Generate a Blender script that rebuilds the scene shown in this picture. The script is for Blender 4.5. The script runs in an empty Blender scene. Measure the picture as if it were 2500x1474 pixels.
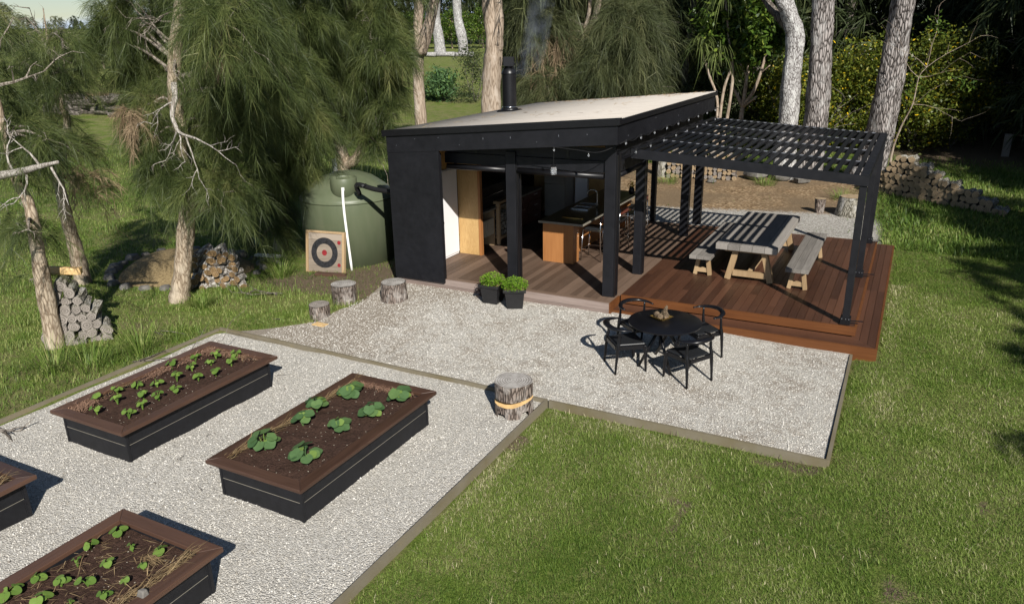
import bpy, math, random
import numpy as np
from mathutils import Vector, Matrix
random.seed(11); rng = np.random.default_rng(11)
S = bpy.context.scene; COL = S.collection
PI = math.pi
# ---------------------------------------------------------------- camera
F, YAW, PITCH, ROLL, CZ = 1853.0, math.radians(-27.767), math.radians(19.166), math.radians(-1.045), 5.0
cy, sy, cp, sp, cr, sr = math.cos(YAW), math.sin(YAW), math.cos(PITCH), math.sin(PITCH), math.cos(ROLL), math.sin(ROLL)
FW = Vector((sy*cp, cy*cp, -sp)); r0 = Vector((cy, -sy, 0)); u0 = r0.cross(FW)
RT = cr*r0 + sr*u0; UP = -sr*r0 + cr*u0
cam = bpy.data.objects.new('camera', bpy.data.cameras.new('camera')); COL.objects.link(cam)
cam.matrix_world = Matrix(((RT.x, UP.x, -FW.x, 0), (RT.y, UP.y, -FW.y, 0), (RT.z, UP.z, -FW.z, CZ), (0, 0, 0, 1)))
cam.data.sensor_width = 36; cam.data.lens = F/2500*36; cam.data.clip_end = 3000; cam.data.clip_start = .1
S.camera = cam
# ---------------------------------------------------------------- world, sun, exposure
SUN_EL, SUN_AZ = math.radians(34), math.radians(138)
w = bpy.data.worlds.new('World'); S.world = w; w.use_nodes = True
wt = w.node_tree; wt.nodes.clear()
sky = wt.nodes.new('ShaderNodeTexSky'); sky.sky_type = 'NISHITA'; sky.sun_disc = False
sky.sun_elevation = SUN_EL; sky.sun_rotation = SUN_AZ; sky.air_density = 1.0; sky.dust_density = .25; sky.ozone_density = 1.5
tc = wt.nodes.new('ShaderNodeTexCoord'); mp = wt.nodes.new('ShaderNodeMapping'); mp.inputs['Scale'].default_value = (1, 1, 5)
nz = wt.nodes.new('ShaderNodeTexNoise'); nz.inputs['Scale'].default_value = 2.6; nz.inputs['Detail'].default_value = 8
cr_ = wt.nodes.new('ShaderNodeValToRGB'); cr_.color_ramp.elements[0].position = .42; cr_.color_ramp.elements[1].position = .62
mx = wt.nodes.new('ShaderNodeMix'); mx.data_type = 'RGBA'; mx.inputs[7].default_value = (10.5, 13, 18, 1)
bg = wt.nodes.new('ShaderNodeBackground'); bg.inputs['Strength'].default_value = .05
out = wt.nodes.new('ShaderNodeOutputWorld'); L = wt.links.new
L(tc.outputs['Generated'], mp.inputs['Vector']); L(mp.outputs[0], nz.inputs['Vector']); L(nz.outputs['Fac'], cr_.inputs[0])
sx = wt.nodes.new('ShaderNodeSeparateXYZ'); L(tc.outputs['Generated'], sx.inputs[0])
mr = wt.nodes.new('ShaderNodeMapRange'); mr.inputs[1].default_value = .12; mr.inputs[2].default_value = .4; mr.inputs[3].default_value = 1; mr.inputs[4].default_value = 0; L(sx.outputs[2], mr.inputs[0])
ml = wt.nodes.new('ShaderNodeMath'); ml.operation = 'MULTIPLY'; L(cr_.outputs[0], ml.inputs[0]); L(mr.outputs[0], ml.inputs[1]); L(ml.outputs[0], mx.inputs[0]); L(sky.outputs[0], mx.inputs[6]); L(mx.outputs[2], bg.inputs[0]); L(bg.outputs[0], out.inputs[0])
sl = bpy.data.lights.new('sun', 'SUN'); sl.energy = 5.0; sl.angle = math.radians(.53); sl.color = (1, .955, .88)
so = bpy.data.objects.new('sun', sl); COL.objects.link(so)
SD = Vector((math.sin(SUN_AZ)*math.cos(SUN_EL), math.cos(SUN_AZ)*math.cos(SUN_EL), math.sin(SUN_EL)))
so.rotation_euler = SD.to_track_quat('Z', 'Y').to_euler(); so.location = SD*40
S.view_settings.view_transform = 'Standard'; S.view_settings.look = 'None'
S.view_settings.exposure = .56; S.view_settings.gamma = 1
S.render.engine = 'CYCLES'
S.cycles.max_bounces = 8; S.cycles.transparent_max_bounces = 8

def at(px, py, y=None, z=None, x=None):
    """real-world point at a known distance (its y, z or x) along a measured direction"""
    d = FW + RT*((px-1250)/F) - UP*((py-737)/F)
    t = (y/d.y) if y is not None else ((z-CZ)/d.z if z is not None else x/d.x)
    return Vector((0, 0, CZ)) + d*t

# ---------------------------------------------------------------- materials
MATS = {}
class N:
    def __init__(s, name, rough=.6, spec=.3, metal=0.0):
        s.m = bpy.data.materials.new(name); s.m.use_nodes = True; s.t = s.m.node_tree
        s.b = s.t.nodes['Principled BSDF']; s.b.inputs['Roughness'].default_value = rough
        s.b.inputs['Specular IOR Level'].default_value = spec; s.b.inputs['Metallic'].default_value = metal
        MATS[name] = s.m
    def n(s, k): return s.t.nodes.new('ShaderNode'+k)
    def l(s, a, b): s.t.links.new(a, b)
    def coord(s, scale=(1, 1, 1), kind='Object'):
        c = s.n('TexCoord'); m = s.n('Mapping'); m.inputs['Scale'].default_value = scale; s.l(c.outputs[kind], m.inputs[0]); return m.outputs[0]
    def world(s, scale=(1, 1, 1)):
        c = s.n('NewGeometry'); m = s.n('Mapping'); m.inputs['Scale'].default_value = scale; s.l(c.outputs['Position'], m.inputs[0]); return m.outputs[0]
    def noise(s, vec, scale=5, detail=4, rough=.55, dist=0):
        x = s.n('TexNoise'); x.inputs['Scale'].default_value = scale; x.inputs['Detail'].default_value = detail
        x.inputs['Roughness'].default_value = rough; x.inputs['Distortion'].default_value = dist; s.l(vec, x.inputs['Vector']); return x.outputs['Fac']
    def voro(s, vec, scale=5, feature='F1', out='Distance'):
        x = s.n('TexVoronoi'); x.feature = feature; x.inputs['Scale'].default_value = scale; s.l(vec, x.inputs['Vector']); return x.outputs[out]
    def ramp(s, f, stops, interp='LINEAR'):
        x = s.n('ValToRGB'); e = x.color_ramp.elements; x.color_ramp.interpolation = interp
        while len(e) < len(stops): e.new(.5)
        for i, (p, c) in enumerate(stops):
            e[i].position = p; e[i].color = (*c, 1) if isinstance(c, tuple) else (c, c, c, 1)
        s.l(f, x.inputs[0]); return x.outputs[0]
    def mix(s, f, a, b, mode='MIX'):
        x = s.n('Mix'); x.data_type = 'RGBA'; x.blend_type = mode
        for v, i in ((f, 0), (a, 6), (b, 7)):
            if isinstance(v, (int, float)): x.inputs[i].default_value = v if i == 0 else (v, v, v, 1)
            elif isinstance(v, tuple): x.inputs[i].default_value = (*v, 1)
            else: s.l(v, x.inputs[i])
        return x.outputs[2]
    def math(s, op, a, b=0.0):
        x = s.n('Math'); x.operation = op
        for v, i in ((a, 0), (b, 1)):
            if isinstance(v, (int, float)): x.inputs[i].default_value = v
            else: s.l(v, x.inputs[i])
        return x.outputs[0]
    def attr(s, name):
        x = s.n('Attribute'); x.attribute_name = name; return x.outputs['Fac']
    def bump(s, h, strength=.4, dist=.01):
        x = s.n('Bump'); x.inputs['Strength'].default_value = strength; x.inputs['Distance'].default_value = dist
        s.l(h, x.inputs['Height']); s.l(x.outputs[0], s.b.inputs['Normal'])
    def col(s, c):
        if isinstance(c, tuple): s.b.inputs['Base Color'].default_value = (*c, 1)
        else: s.l(c, s.b.inputs['Base Color'])
        return s
    def rough(s, c): s.l(c, s.b.inputs['Roughness'])
    def leaf(s, c, trans=.3):
        s.col(c); tr = s.n('BsdfTranslucent'); mxs = s.n('MixShader'); mxs.inputs[0].default_value = trans
        o = s.t.nodes['Material Output']
        if isinstance(c, tuple): tr.inputs[0].default_value = (*c, 1)
        else: s.l(c, tr.inputs[0])
        s.l(s.b.outputs[0], mxs.inputs[1]); s.l(tr.outputs[0], mxs.inputs[2]); s.l(mxs.outputs[0], o.inputs['Surface'])
        return s.m

def plain(name, c, rough=.5, spec=.3, metal=0, var=.12, scale=6, bump=0):
    k = N(name, rough, spec, metal); v = k.coord()
    a = tuple(x*(1-var) for x in c); b = tuple(min(1, x*(1+var)) for x in c)
    f = k.noise(v, scale, 6, .65); k.col(k.ramp(f, [(.3, a), (.7, b)]))
    if bump: k.bump(k.noise(v, scale*12, 3), bump, .004)
    return k.m

def wood(name, dark, light, axis=1, rough=.6, spec=.25, grain=1.0, tintw=.6, fine=60, bump=.25, worldc=False):
    k = N(name, rough, spec); sc = [fine, fine, fine]; sc[axis] = fine/22
    v = (k.world if worldc else k.coord)(tuple(sc))
    t = k.attr('tint')
    vv = k.n('VectorMath'); vv.operation = 'ADD'; k.l(v, vv.inputs[0])
    cmb = k.n('CombineXYZ')
    for i in range(3): k.l(k.math('MULTIPLY', t, 37.0+i*11), cmb.inputs[i])
    k.l(cmb.outputs[0], vv.inputs[1])
    g = k.noise(vv.outputs[0], .9, 5, .6, .4)
    sc2 = [3, 3, 3]; sc2[axis] = .8
    big = k.noise((k.world if worldc else k.coord)(tuple(sc2)), 1.3, 4)
    f = k.math('ADD', k.math('MULTIPLY', t, tintw), k.math('ADD', k.math('MULTIPLY', g, .55*grain), k.math('MULTIPLY', big, .35)))
    k.col(k.ramp(f, [(.25, dark), (.45+tintw*.9, light)])); k.bump(g, bump, .003)
    return k.m

black = N('black_cladding', .5, .28)
_v = black.coord(); _f = black.noise(_v, 2.2, 6, .6)
black.col(black.ramp(_f, [(.3, (.0062, .0064, .0082)), (.75, (.0112, .0115, .0145))])); black.rough(black.ramp(black.noise(_v, 9, 4), [(.3, .42), (.7, .62)])); black = black.m
blackm = plain('black_metal', (.007, .007, .0085), .36, .35, 0, .2)
blackgl = plain('black_lacquer', (.006, .006, .0075), .3, .4, 0, .2)
blackseat = plain('black_leather', (.014, .015, .017), .38, .5, 0, .2, 30, .2)
chrome = plain('chrome', (.6, .6, .6), .18, .5, 1.0, .05)
roofm = N('cream_roofing', .55, .3); _v = roofm.coord()
roofm.col(roofm.mix(roofm.ramp(roofm.noise(roofm.coord((1.2, 14, 1)), 2, 5, .6), [(.35, 0.0), (.75, 1.0)]), (.385, .35, .31), (.455, .42, .375)))
_c = roofm.b.inputs['Base Color'].links[0].from_socket; _s = roofm.n('SeparateXYZ'); roofm.l(roofm.world(), _s.inputs[0])
_l = roofm.math('LESS_THAN', roofm.math('FRACT', roofm.math('ADD', roofm.math('MULTIPLY', _s.outputs[1], 1.3), roofm.math('MULTIPLY', roofm.noise(roofm.world((1, 1, 1)), .8, 2), .05))), .09)
roofm.col(roofm.mix(roofm.math('MULTIPLY', _l, roofm.ramp(roofm.noise(roofm.world((.9, 4, 1)), 2, 4), [(.35, .1), (.65, .45)])), _c, (.25, .225, .195)))
roofm = roofm.m
deckm = wood('hardwood_decking', (.034, .0145, .0085), (.108, .048, .027), 1, .42, .4, .5, .55, 45, .2, True)
cdeckm = wood('weathered_decking', (.06, .038, .026), (.16, .108, .078), 1, .6, .22, .55, .55, 45, .2, True)
stain = wood('orange_stained_timber', (.06, .02, .007), (.14, .052, .016), 0, .5, .3, .8, .2, 40, .15)
greyfas = wood('weathered_fascia_timber', (.10, .07, .058), (.27, .215, .19), 0, .7, .15, 1.0, .25, 40, .2)
oldwood = wood('grey_weathered_timber', (.085, .078, .07), (.265, .245, .222), 1, .8, .12, 1.0, .45, 40, .5)
rawwood = wood('raw_pine_timber', (.22, .145, .075), (.40, .285, .165), 2, .65, .2, .8, .3, 40, .2)
plym = N('plywood', .5, .3); _v = plym.coord((7, 7, 1.1)); _n = plym.noise(_v, 1.3, 3, .5, 1.2)
_wv = plym.math('FRACT', plym.math('MULTIPLY', _n, 9.0))
plym.col(plym.mix(.55, plym.ramp(_wv, [(0, (.30, .175, .06)), (.5, (.50, .33, .14)), (1, (.40, .25, .095))]), plym.ramp(plym.noise(plym.coord((2, 2, .8)), 2, 3), [(.3, (.34, .2, .075)), (.7, (.52, .345, .15))]))); plym = plym.m
barwood = wood('orange_veneer', (.22, .085, .026), (.36, .16, .055), 2, .45, .3, .8, .2, 30, .05)
drawerm = plain('red_brown_drawer', (.1, .03, .02), .45, .3)
whitem = plain('white_laminate', (.74, .74, .75), .4, .3, 0, .02)
creamm = plain('cream_panel', (.45, .42, .33), .5, .3, 0, .05)
benchm = plain('olive_stone_top', (.075, .07, .045), .28, .45, 0, .25, 40)
edgem = plain('grey_edge_trim', (.2, .185, .15), .5, .3)
fridgem = plain('dull_steel', (.36, .34, .29), .38, .4, .35, .05)
tankm = N('green_tank_plastic', .42, .4); _v = tankm.coord()
tankm.col(tankm.mix(tankm.ramp(tankm.noise(tankm.coord((3, 3, .7)), 1.4, 5), [(.4, 0.0), (.75, .5)]), (.088, .106, .062), (.132, .142, .092))); tankm = tankm.m
pvc = plain('white_pvc', (.75, .75, .72), .35, .4, 0, .05)
rubber = plain('black_rubber', (.012, .012, .013), .5, .3)
rimm = wood('dark_stained_rim_timber', (.020, .0095, .006), (.082, .044, .030), 0, .42, .4, .9, .35, 36, .25)
rimy = wood('dark_stained_rim_timber_end', (.022, .010, .006), (.088, .047, .031), 1, .42, .4, .9, .35, 36, .25)
bedblack = plain('black_sleeper', (.009, .0093, .0115), .55, .3, 0, .3, 9, .15)
ironm = plain('wire_iron', (.09, .09, .09), .45, .4, .6)
lamp_glass = N('clear_glass', .05, .5); lamp_glass.col((.8, .82, .85)); lamp_glass.b.inputs['Transmission Weight'].default_value = .85; lamp_glass = lamp_glass.m
brass = plain('brass', (.5, .33, .1), .3, .5, .8)
flowery = plain('yellow_petal', (.75, .5, .02), .5, .2)
greypot = plain('black_plastic_pot', (.015, .015, .016), .42, .4, 0, .2)
slatm = plain('black_slat', (.0055, .0057, .007), .4, .32, 0, .2)
glint = plain('pale_fixing_and_lit_top', (.2, .21, .24), .35, .5, .4)  # pale metal of bolts and fixings; also colours the painted sunlit purlin tops
boardw = N('treated_pine_edging', .75, .15); _v = boardw.world((1, 1, 1)); _f = boardw.noise(_v, 1.2, 6, .6); _g = boardw.noise(boardw.world((12, 12, 40)), 2, 4)
boardw.col(boardw.mix(boardw.math('MULTIPLY', _g, .6), boardw.ramp(_f, [(.3, (.14, .115, .06)), (.55, (.185, .165, .125)), (.75, (.22, .18, .09))]), (.12, .10, .065))); boardw.bump(_g, .3, .004); boardw = boardw.m
stonem = plain('grey_rock', (.13, .122, .11), .8, .2, 0, .4, 7, .4)
strawm = N('dry_straw', .8, .15); strawm = strawm.leaf(strawm.ramp(strawm.attr('tint'), [(0, (.17, .11, .055)), (1, (.40, .295, .16))]), .15)
dirtstraw = N('coco_fibre', .9, .1); dirtstraw = dirtstraw.leaf(dirtstraw.ramp(dirtstraw.attr('tint'), [(0, (.2, .115, .075)), (1, (.38, .24, .17))]), .1)

def barkmat(name, dark, light, zs=.25, scale=16, bump=.8, patch=None, pscale=2.0, dist=.02):
    k = N(name, .85, .12); v = k.coord((1, 1, zs))
    vo = k.voro(v, scale, 'DISTANCE_TO_EDGE'); ns = k.noise(v, scale*.8, 6, .65, .6)
    h = k.math('ADD', k.math('MULTIPLY', k.math('MINIMUM', vo, .25), 2.2), k.math('MULTIPLY', ns, .6))
    c = k.ramp(h, [(.33, dark), (.74, light)])
    if patch: c = k.mix(k.ramp(k.noise(k.coord((1, 1, .5)), pscale, 5, .6), [(.52, 0.0), (.66, .85)]), c, patch)
    k.col(c); k.bump(h, bump, dist); return k.m
bark_cas = barkmat('pale_casuarina_bark', (.17, .125, .085), (.41, .335, .25), .2, 22, .35, (.48, .41, .32), 2.5, .012)
bark_dead = barkmat('bleached_dead_wood', (.15, .13, .11), (.36, .335, .30), .15, 26, .3, None, 2, .01)
bark_twig = barkmat('grey_brown_twig_bark', (.085, .07, .055), (.25, .22, .185), .15, 26, .3)
bark_pine = barkmat('furrowed_pine_bark', (.035, .029, .026), (.33, .30, .285), .2, 15, 1.0, (.44, .425, .41), 4, .06)
bark_gum = barkmat('smooth_gum_bark', (.19, .145, .105), (.37, .30, .235), .1, 24, .35, (.42, .36, .30), 3.5, .012)
bark_white = barkmat('lichen_white_bark', (.09, .08, .075), (.44, .43, .42), .3, 22, .8, (.55, .55, .53), 5, .03)
bark_dark = barkmat('dark_grey_bark', (.05, .042, .035), (.17, .15, .13), .25, 10, .8)  # dark grey bark for conifers, shrub stems and fallen twigs
bark_log = barkmat('grey_log_bark', (.06, .055, .04), (.30, .28, .235), .3, 20, .8, (.34, .33, .31), 6, .012)
bark_stump = barkmat('rough_stump_bark', (.04, .03, .024), (.215, .175, .15), .25, 26, 1.0, (.33, .30, .275), 7, .025)
bark_pale = barkmat('white_log_bark', (.12, .10, .085), (.44, .42, .385), .5, 18, .6, (.14, .115, .09), 8, .01)

def endgrain(name, a, b, scale=60):
    k = N(name, .8, .12); v = k.coord(); le = k.n('VectorMath'); le.operation = 'LENGTH'
    sep = k.n('SeparateXYZ'); k.l(v, sep.inputs[0]); cmb = k.n('CombineXYZ'); k.l(sep.outputs[0], cmb.inputs[0]); k.l(sep.outputs[1], cmb.inputs[1])
    k.l(cmb.outputs[0], le.inputs[0])
    ri = k.math('SINE', k.math('ADD', k.math('MULTIPLY', le.outputs['Value'], scale*3.0), k.math('MULTIPLY', k.noise(v, 5, 3), 5.0)))
    f = k.math('ADD', k.math('MULTIPLY', ri, .15), k.noise(v, 7, 5, .65)); k.col(k.ramp(f, [(.3, a), (.72, b)])); return k.m
end_grey = endgrain('weathered_end_grain', (.16, .145, .13), (.42, .40, .375))
end_dark = endgrain('dark_end_grain', (.13, .115, .10), (.32, .285, .255))
end_fresh = endgrain('tan_end_grain', (.20, .14, .08), (.40, .31, .205))
end_orange = endgrain('orange_end_grain', (.12, .075, .035), (.27, .185, .10))
freshcut = plain('fresh_cut_wood', (.55, .37, .17), .6, .2, 0, .2, 8)

def leafmat(name, stops, trans=.3, rough=.5, spec=.3, wn=0):
    k = N(name, rough, spec); t = k.attr('tint')
    if wn: t = k.math('ADD', k.math('MULTIPLY', t, .7), k.math('MULTIPLY', k.math('SUBTRACT', k.noise(k.world(), wn, 3), .35), .9))
    return k.leaf(k.ramp(t, stops), trans)
fol_cas = leafmat('casuarina_needles', [(0, (.032, .048, .016)), (.4, (.076, .105, .032)), (.75, (.152, .180, .058)), (.92, (.225, .23, .085)), (1, (.26, .20, .11))], .42, .45, .3, .9)
fol_cas2 = leafmat('casuarina_needles_grey', [(0, (.03, .042, .018)), (.5, (.085, .10, .042)), (.85, (.16, .165, .075)), (1, (.22, .19, .11))], .3, .5, .25, .6)
fol_dead = leafmat('dead_needles', [(0, (.16, .11, .065)), (1, (.38, .29, .19))], .2, .7, .1)
fol_dark = leafmat('dark_pine_needles', [(0, (.018, .028, .011)), (.6, (.05, .068, .025)), (1, (.11, .13, .05))], .25, .5, .25)
fol_leaf = leafmat('glossy_green_leaves', [(0, (.025, .055, .010)), (.55, (.085, .15, .022)), (1, (.24, .30, .05))], .35, .35, .45)
fol_yel = leafmat('yellow_flowered_leaves', [(0, (.035, .06, .008)), (.5, (.11, .14, .02)), (.90, (.24, .23, .03)), (.93, (.6, .42, .015)), (1, (.7, .48, .02))], .3, .4, .35)
fol_cord = leafmat('strap_leaves', [(0, (.05, .075, .02)), (1, (.18, .22, .07))], .3, .4, .4)
fol_herb = leafmat('bright_herb_leaves', [(0, (.07, .16, .012)), (1, (.27, .46, .045))], .4, .4, .4)
fol_pump = leafmat('pumpkin_leaves', [(0, (.05, .105, .038)), (.6, (.09, .165, .062)), (.93, (.13, .21, .06)), (1, (.21, .30, .045))], .3, .55, .25)
fol_bean = leafmat('bean_leaves', [(0, (.075, .145, .025)), (1, (.18, .28, .055))], .3, .5, .3)
grassm = leafmat('grass_blades', [(0, (.072, .130, .018)), (.35, (.156, .236, .040)), (.65, (.245, .302, .080)), (.86, (.33, .325, .155)), (1, (.58, .53, .34))], .35, .6, .2)
lushm = leafmat('lush_grass_blades', [(0, (.05, .098, .014)), (.5, (.15, .232, .042)), (1, (.34, .355, .13))], .35, .5, .25)

# ground: weights painted per vertex decide which real surface lies where
g = N('ground_surface', .95, .08); P = g.world()
nb = g.noise(P, .55, 6, .6); nf = g.noise(P, 9, 6, .7); nff = g.noise(P, 45, 4, .7); npch = g.noise(P, 1.7, 5, .65)
gc = g.mix(g.ramp(npch, [(.38, 0.0), (.62, 1.0)]), g.ramp(nff, [(.3, (.06, .095, .015)), (.7, (.14, .19, .035))]), g.ramp(nff, [(.3, (.10, .115, .035)), (.7, (.23, .215, .095))]))
soilc = g.ramp(nff, [(.3, (.065, .048, .032)), (.7, (.20, .155, .105))])
mulc = g.mix(g.ramp(nb, [(.4, 0.0), (.6, 1.0)]), g.ramp(g.voro(P, 16, 'F1', 'Color'), [(.1, (.10, .062, .034)), (.6, (.27, .185, .105)), (.95, (.50, .38, .24))]), g.ramp(nff, [(.3, (.09, .06, .036)), (.7, (.27, .2, .125))]))
grvc = g.ramp(g.voro(P, 38, 'F1', 'Color'), [(.05, (.16, .145, .125)), (.5, (.36, .34, .305)), (.95, (.55, .53, .49))])
def msk(nm, soft=.25):
    a = g.math('ADD', g.attr(nm), g.math('MULTIPLY', g.math('SUBTRACT', nf, .5), .9))
    return g.ramp(a, [(.5-soft/2, 0.0), (.5+soft/2, 1.0)])
c = g.mix(msk('w_soil'), gc, soilc); c = g.mix(msk('w_mulch'), c, mulc); c = g.mix(msk('w_gravel'), c, grvc)
g.col(c); g.bump(g.math('ADD', nff, g.math('MULTIPLY', nf, 1.5)), .9, .03); groundm = g.m
gv = N('pale_crushed_gravel', .85, .2); P = gv.world()
vc = gv.voro(P, 62, 'F1', 'Color'); vd = gv.voro(P, 62, 'F1', 'Distance'); v2 = gv.voro(P, 110, 'F1', 'Color')
base = gv.ramp(vc, [(.06, (.13, .113, .095)), (.24, (.36, .337, .293)), (.6, (.49, .465, .415)), (.92, (.63, .608, .565))])
base = gv.mix(.35, base, gv.ramp(v2, [(.1, (.17, .152, .13)), (.5, (.46, .44, .40)), (.95, (.64, .625, .59))]))
dn = gv.noise(P, 1.1, 6, .65); dn2 = gv.noise(P, 6, 4)
am = gv.math('ADD', gv.math('MULTIPLY', dn, .6), gv.math('MULTIPLY', dn2, .4))
base = gv.mix(gv.math('MULTIPLY', gv.ramp(gv.math('ADD', am, gv.math('MULTIPLY', gv.attr('dirt'), .3)), [(.5, 0.0), (.68, 1.0)]), .7), base, (.21, .165, .12))
gv.col(base); gv.bump(gv.math('SUBTRACT', gv.math('MULTIPLY', v2, .25), vd), .9, .017); gravelm = gv.m
gs = N('loose_stone', .8, .2); gs.col(gs.ramp(gs.attr('tint'), [(0, (.14, .12, .10)), (.3, (.37, .35, .31)), (.7, (.52, .498, .455)), (1, (.70, .685, .65))])); stonebit = gs.m
so_ = N('dark_potting_soil', .95, .08); P = so_.world()
sc_ = so_.ramp(so_.noise(P, 30, 6, .7), [(.3, (.024, .0145, .011)), (.7, (.088, .051, .038))])
pv = so_.voro(P, 30, 'F1', 'Distance'); pc = so_.voro(P, 30, 'F1', 'Color'); bw = so_.n('SeparateColor'); so_.l(pc, bw.inputs[0])
spk = so_.math('MULTIPLY', so_.math('LESS_THAN', pv, .22), so_.math('GREATER_THAN', bw.outputs[0], .88))
so_.col(so_.mix(spk, sc_, (.5, .45, .36))); so_.bump(so_.noise(P, 40, 5, .7), .9, .03); soilm = so_.m
mulchm = N('dry_grass_mulch', .95, .08); P = mulchm.world((1, 1, 1)); mulchm.col(mulchm.ramp(mulchm.noise(P, 22, 6, .75), [(.3, (.10, .07, .035)), (.7, (.34, .26, .14))])); mulchm.bump(mulchm.noise(P, 30, 5, .7), .9, .04); mulchm = mulchm.m

# ---------------------------------------------------------------- mesh helpers
def link(o, parent=None):
    COL.objects.link(o)
    if parent is not None: o.parent = parent
    return o
def tag(o, label=None, cat=None, group=None, kind=None):
    if label: o['label'] = label
    if cat: o['category'] = cat
    if group: o['group'] = group
    if kind: o['kind'] = kind
    return o
def thing(name, label, cat, loc=(0, 0, 0), rz=0, group=None):
    o = bpy.data.objects.new(name, None); o.empty_display_size = .1; link(o); o.location = loc; o.rotation_euler = (0, 0, rz)
    return tag(o, label, cat, group)
def copy_tree(o, parent=None):
    c = o.copy(); link(c, parent)
    for ch in list(o.children): copy_tree(ch, c)
    return c

class MB:
    def __init__(s): s.v = []; s.f = []; s.t = []; s.mi = []; s.tint = None
    def _add(s, vs, fs, tint=None, mi=0):
        k = len(s.v); t = random.random() if tint is None else tint
        s.v += [tuple(p) for p in vs]; s.t += [t]*len(vs)
        s.f += [tuple(i+k for i in f) for f in fs]; s.mi += ([mi]*len(fs) if isinstance(mi, int) else mi); return s
    BF = [(0, 3, 2, 1), (4, 5, 6, 7), (0, 1, 5, 4), (1, 2, 6, 5), (2, 3, 7, 6), (3, 0, 4, 7)]
    def box(s, x0, x1, y0, y1, z0, z1, tint=None, mi=0):
        return s._add([(x0, y0, z0), (x1, y0, z0), (x1, y1, z0), (x0, y1, z0), (x0, y0, z1), (x1, y0, z1), (x1, y1, z1), (x0, y1, z1)], s.BF, tint, mi)
    def hexa(s, pts, tint=None, mi=0): return s._add(pts, s.BF, tint, mi)
    def beam(s, p, q, w, h, up=(0, 0, 1), tint=None, w2=None, h2=None):
        p, q = Vector(p), Vector(q); d = (q-p).normalized(); x = d.cross(Vector(up))
        if x.length < 1e-4: x = d.cross(Vector((0, 1, 0)))
        x.normalize(); u = x.cross(d).normalized(); vs = []
        for c_, ww, hh in ((p, w, h), (q, w2 or w, h2 or h)):
            vs += [c_-x*ww/2-u*hh/2, c_+x*ww/2-u*hh/2, c_+x*ww/2+u*hh/2, c_-x*ww/2+u*hh/2]
        return s._add(vs, [(0, 1, 2, 3), (7, 6, 5, 4), (0, 4, 5, 1), (1, 5, 6, 2), (2, 6, 7, 3), (3, 7, 4, 0)], tint)
    def tube(s, pts, rads, seg=8, caps=True, tint=None, mi=0, capmi=None, squash=1.0):
        pts = [Vector(p) for p in pts]
        if isinstance(rads, (int, float)): rads = [rads]*len(pts)
        vs = []; fs = []; mis = []
        ref = Vector((.3, .2, 1)).normalized(); u = None
        for i, p in enumerate(pts):
            d = (pts[min(i+1, len(pts)-1)]-pts[max(i-1, 0)]).normalized()
            if u is None:
                u = d.cross(ref)
                if u.length < .05: u = d.cross(Vector((1, 0, 0)))
            u = (u-d*u.dot(d)).normalized(); v_ = d.cross(u)
            for k in range(seg):
                a = 2*PI*k/seg; vs.append(p+(u*math.cos(a)+v_*math.sin(a)*squash)*rads[i])
        for i in range(len(pts)-1):
            for k in range(seg):
                fs.append((i*seg+k, i*seg+(k+1) % seg, (i+1)*seg+(k+1) % seg, (i+1)*seg+k)); mis.append(mi)
        if caps:
            fs.append(tuple(range(seg))[::-1]); fs.append(tuple((len(pts)-1)*seg+k for k in range(seg)))
            mis += [mi if capmi is None else capmi]*2
        return s._add(vs, fs, tint, mis)
    def lathe(s, prof, seg=24, c=(0, 0, 0), tint=.5, mi=0, jig=0):
        vs = []; fs = []; ph = [random.uniform(0, 6.28) for _ in range(4)]
        for r, z in prof:
            for k in range(seg):
                a = 2*PI*k/seg; j = 1+jig*(math.sin(2*a+ph[0])+.7*math.sin(3*a+ph[1])+.5*math.sin(7*a+ph[2]))
                vs.append((c[0]+r*j*math.cos(a), c[1]+r*j*math.sin(a), c[2]+z))
        for i in range(len(prof)-1):
            for k in range(seg): fs.append((i*seg+k, i*seg+(k+1) % seg, (i+1)*seg+(k+1) % seg, (i+1)*seg+k))
        mis = [mi]*len(fs) if isinstance(mi, int) else [mi[i] for i in range(len(prof)-1) for _ in range(seg)]
        if prof[0][0] > 0: fs.append(tuple(range(seg))[::-1]); mis.append(mis[0])
        if prof[-1][0] > 0: fs.append(tuple((len(prof)-1)*seg+k for k in range(seg))); mis.append(mis[-2])
        return s._add(vs, fs, tint, mis)
    def poly(s, pts, tint=None, mi=0): return s._add(pts, [tuple(range(len(pts)))], tint, mi)
    def prism(s, pts, z0, z1, tint=None, mi=0):
        n = len(pts); return s._add([(x, y, z0) for x, y in pts]+[(x, y, z1) for x, y in pts],
            [tuple(range(n))[::-1], tuple(range(n, 2*n))]+[(i, (i+1) % n, n+(i+1) % n, n+i) for i in range(n)], tint, mi)
    def build(s, name, mat, parent=None, smooth=False, bevel=0, sub=True):
        off = parent.location if (parent is not None and sub) else Vector((0, 0, 0))
        pp = parent.parent if parent is not None else None
        if pp is not None and sub: off = off+pp.location
        me = bpy.data.meshes.new(name)
        me.from_pydata([(x-off[0], y-off[1], z-off[2]) for x, y, z in s.v], [], s.f)
        for m in (mat if isinstance(mat, (list, tuple)) else [mat]): me.materials.append(m)
        a = me.attributes.new('tint', 'FLOAT', 'POINT'); a.data.foreach_set('value', s.t)
        me.polygons.foreach_set('material_index', s.mi)
        if smooth: me.polygons.foreach_set('use_smooth', [True]*len(me.polygons))
        me.update()
        o = link(bpy.data.objects.new(name, me), parent)
        if bevel:
            b = o.modifiers.new('bevel', 'BEVEL'); b.width = bevel; b.segments = 2; b.limit_method = 'ANGLE'
        if smooth == 'auto':
            me.set_sharp_from_angle(angle=math.radians(40))
        return o

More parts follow.
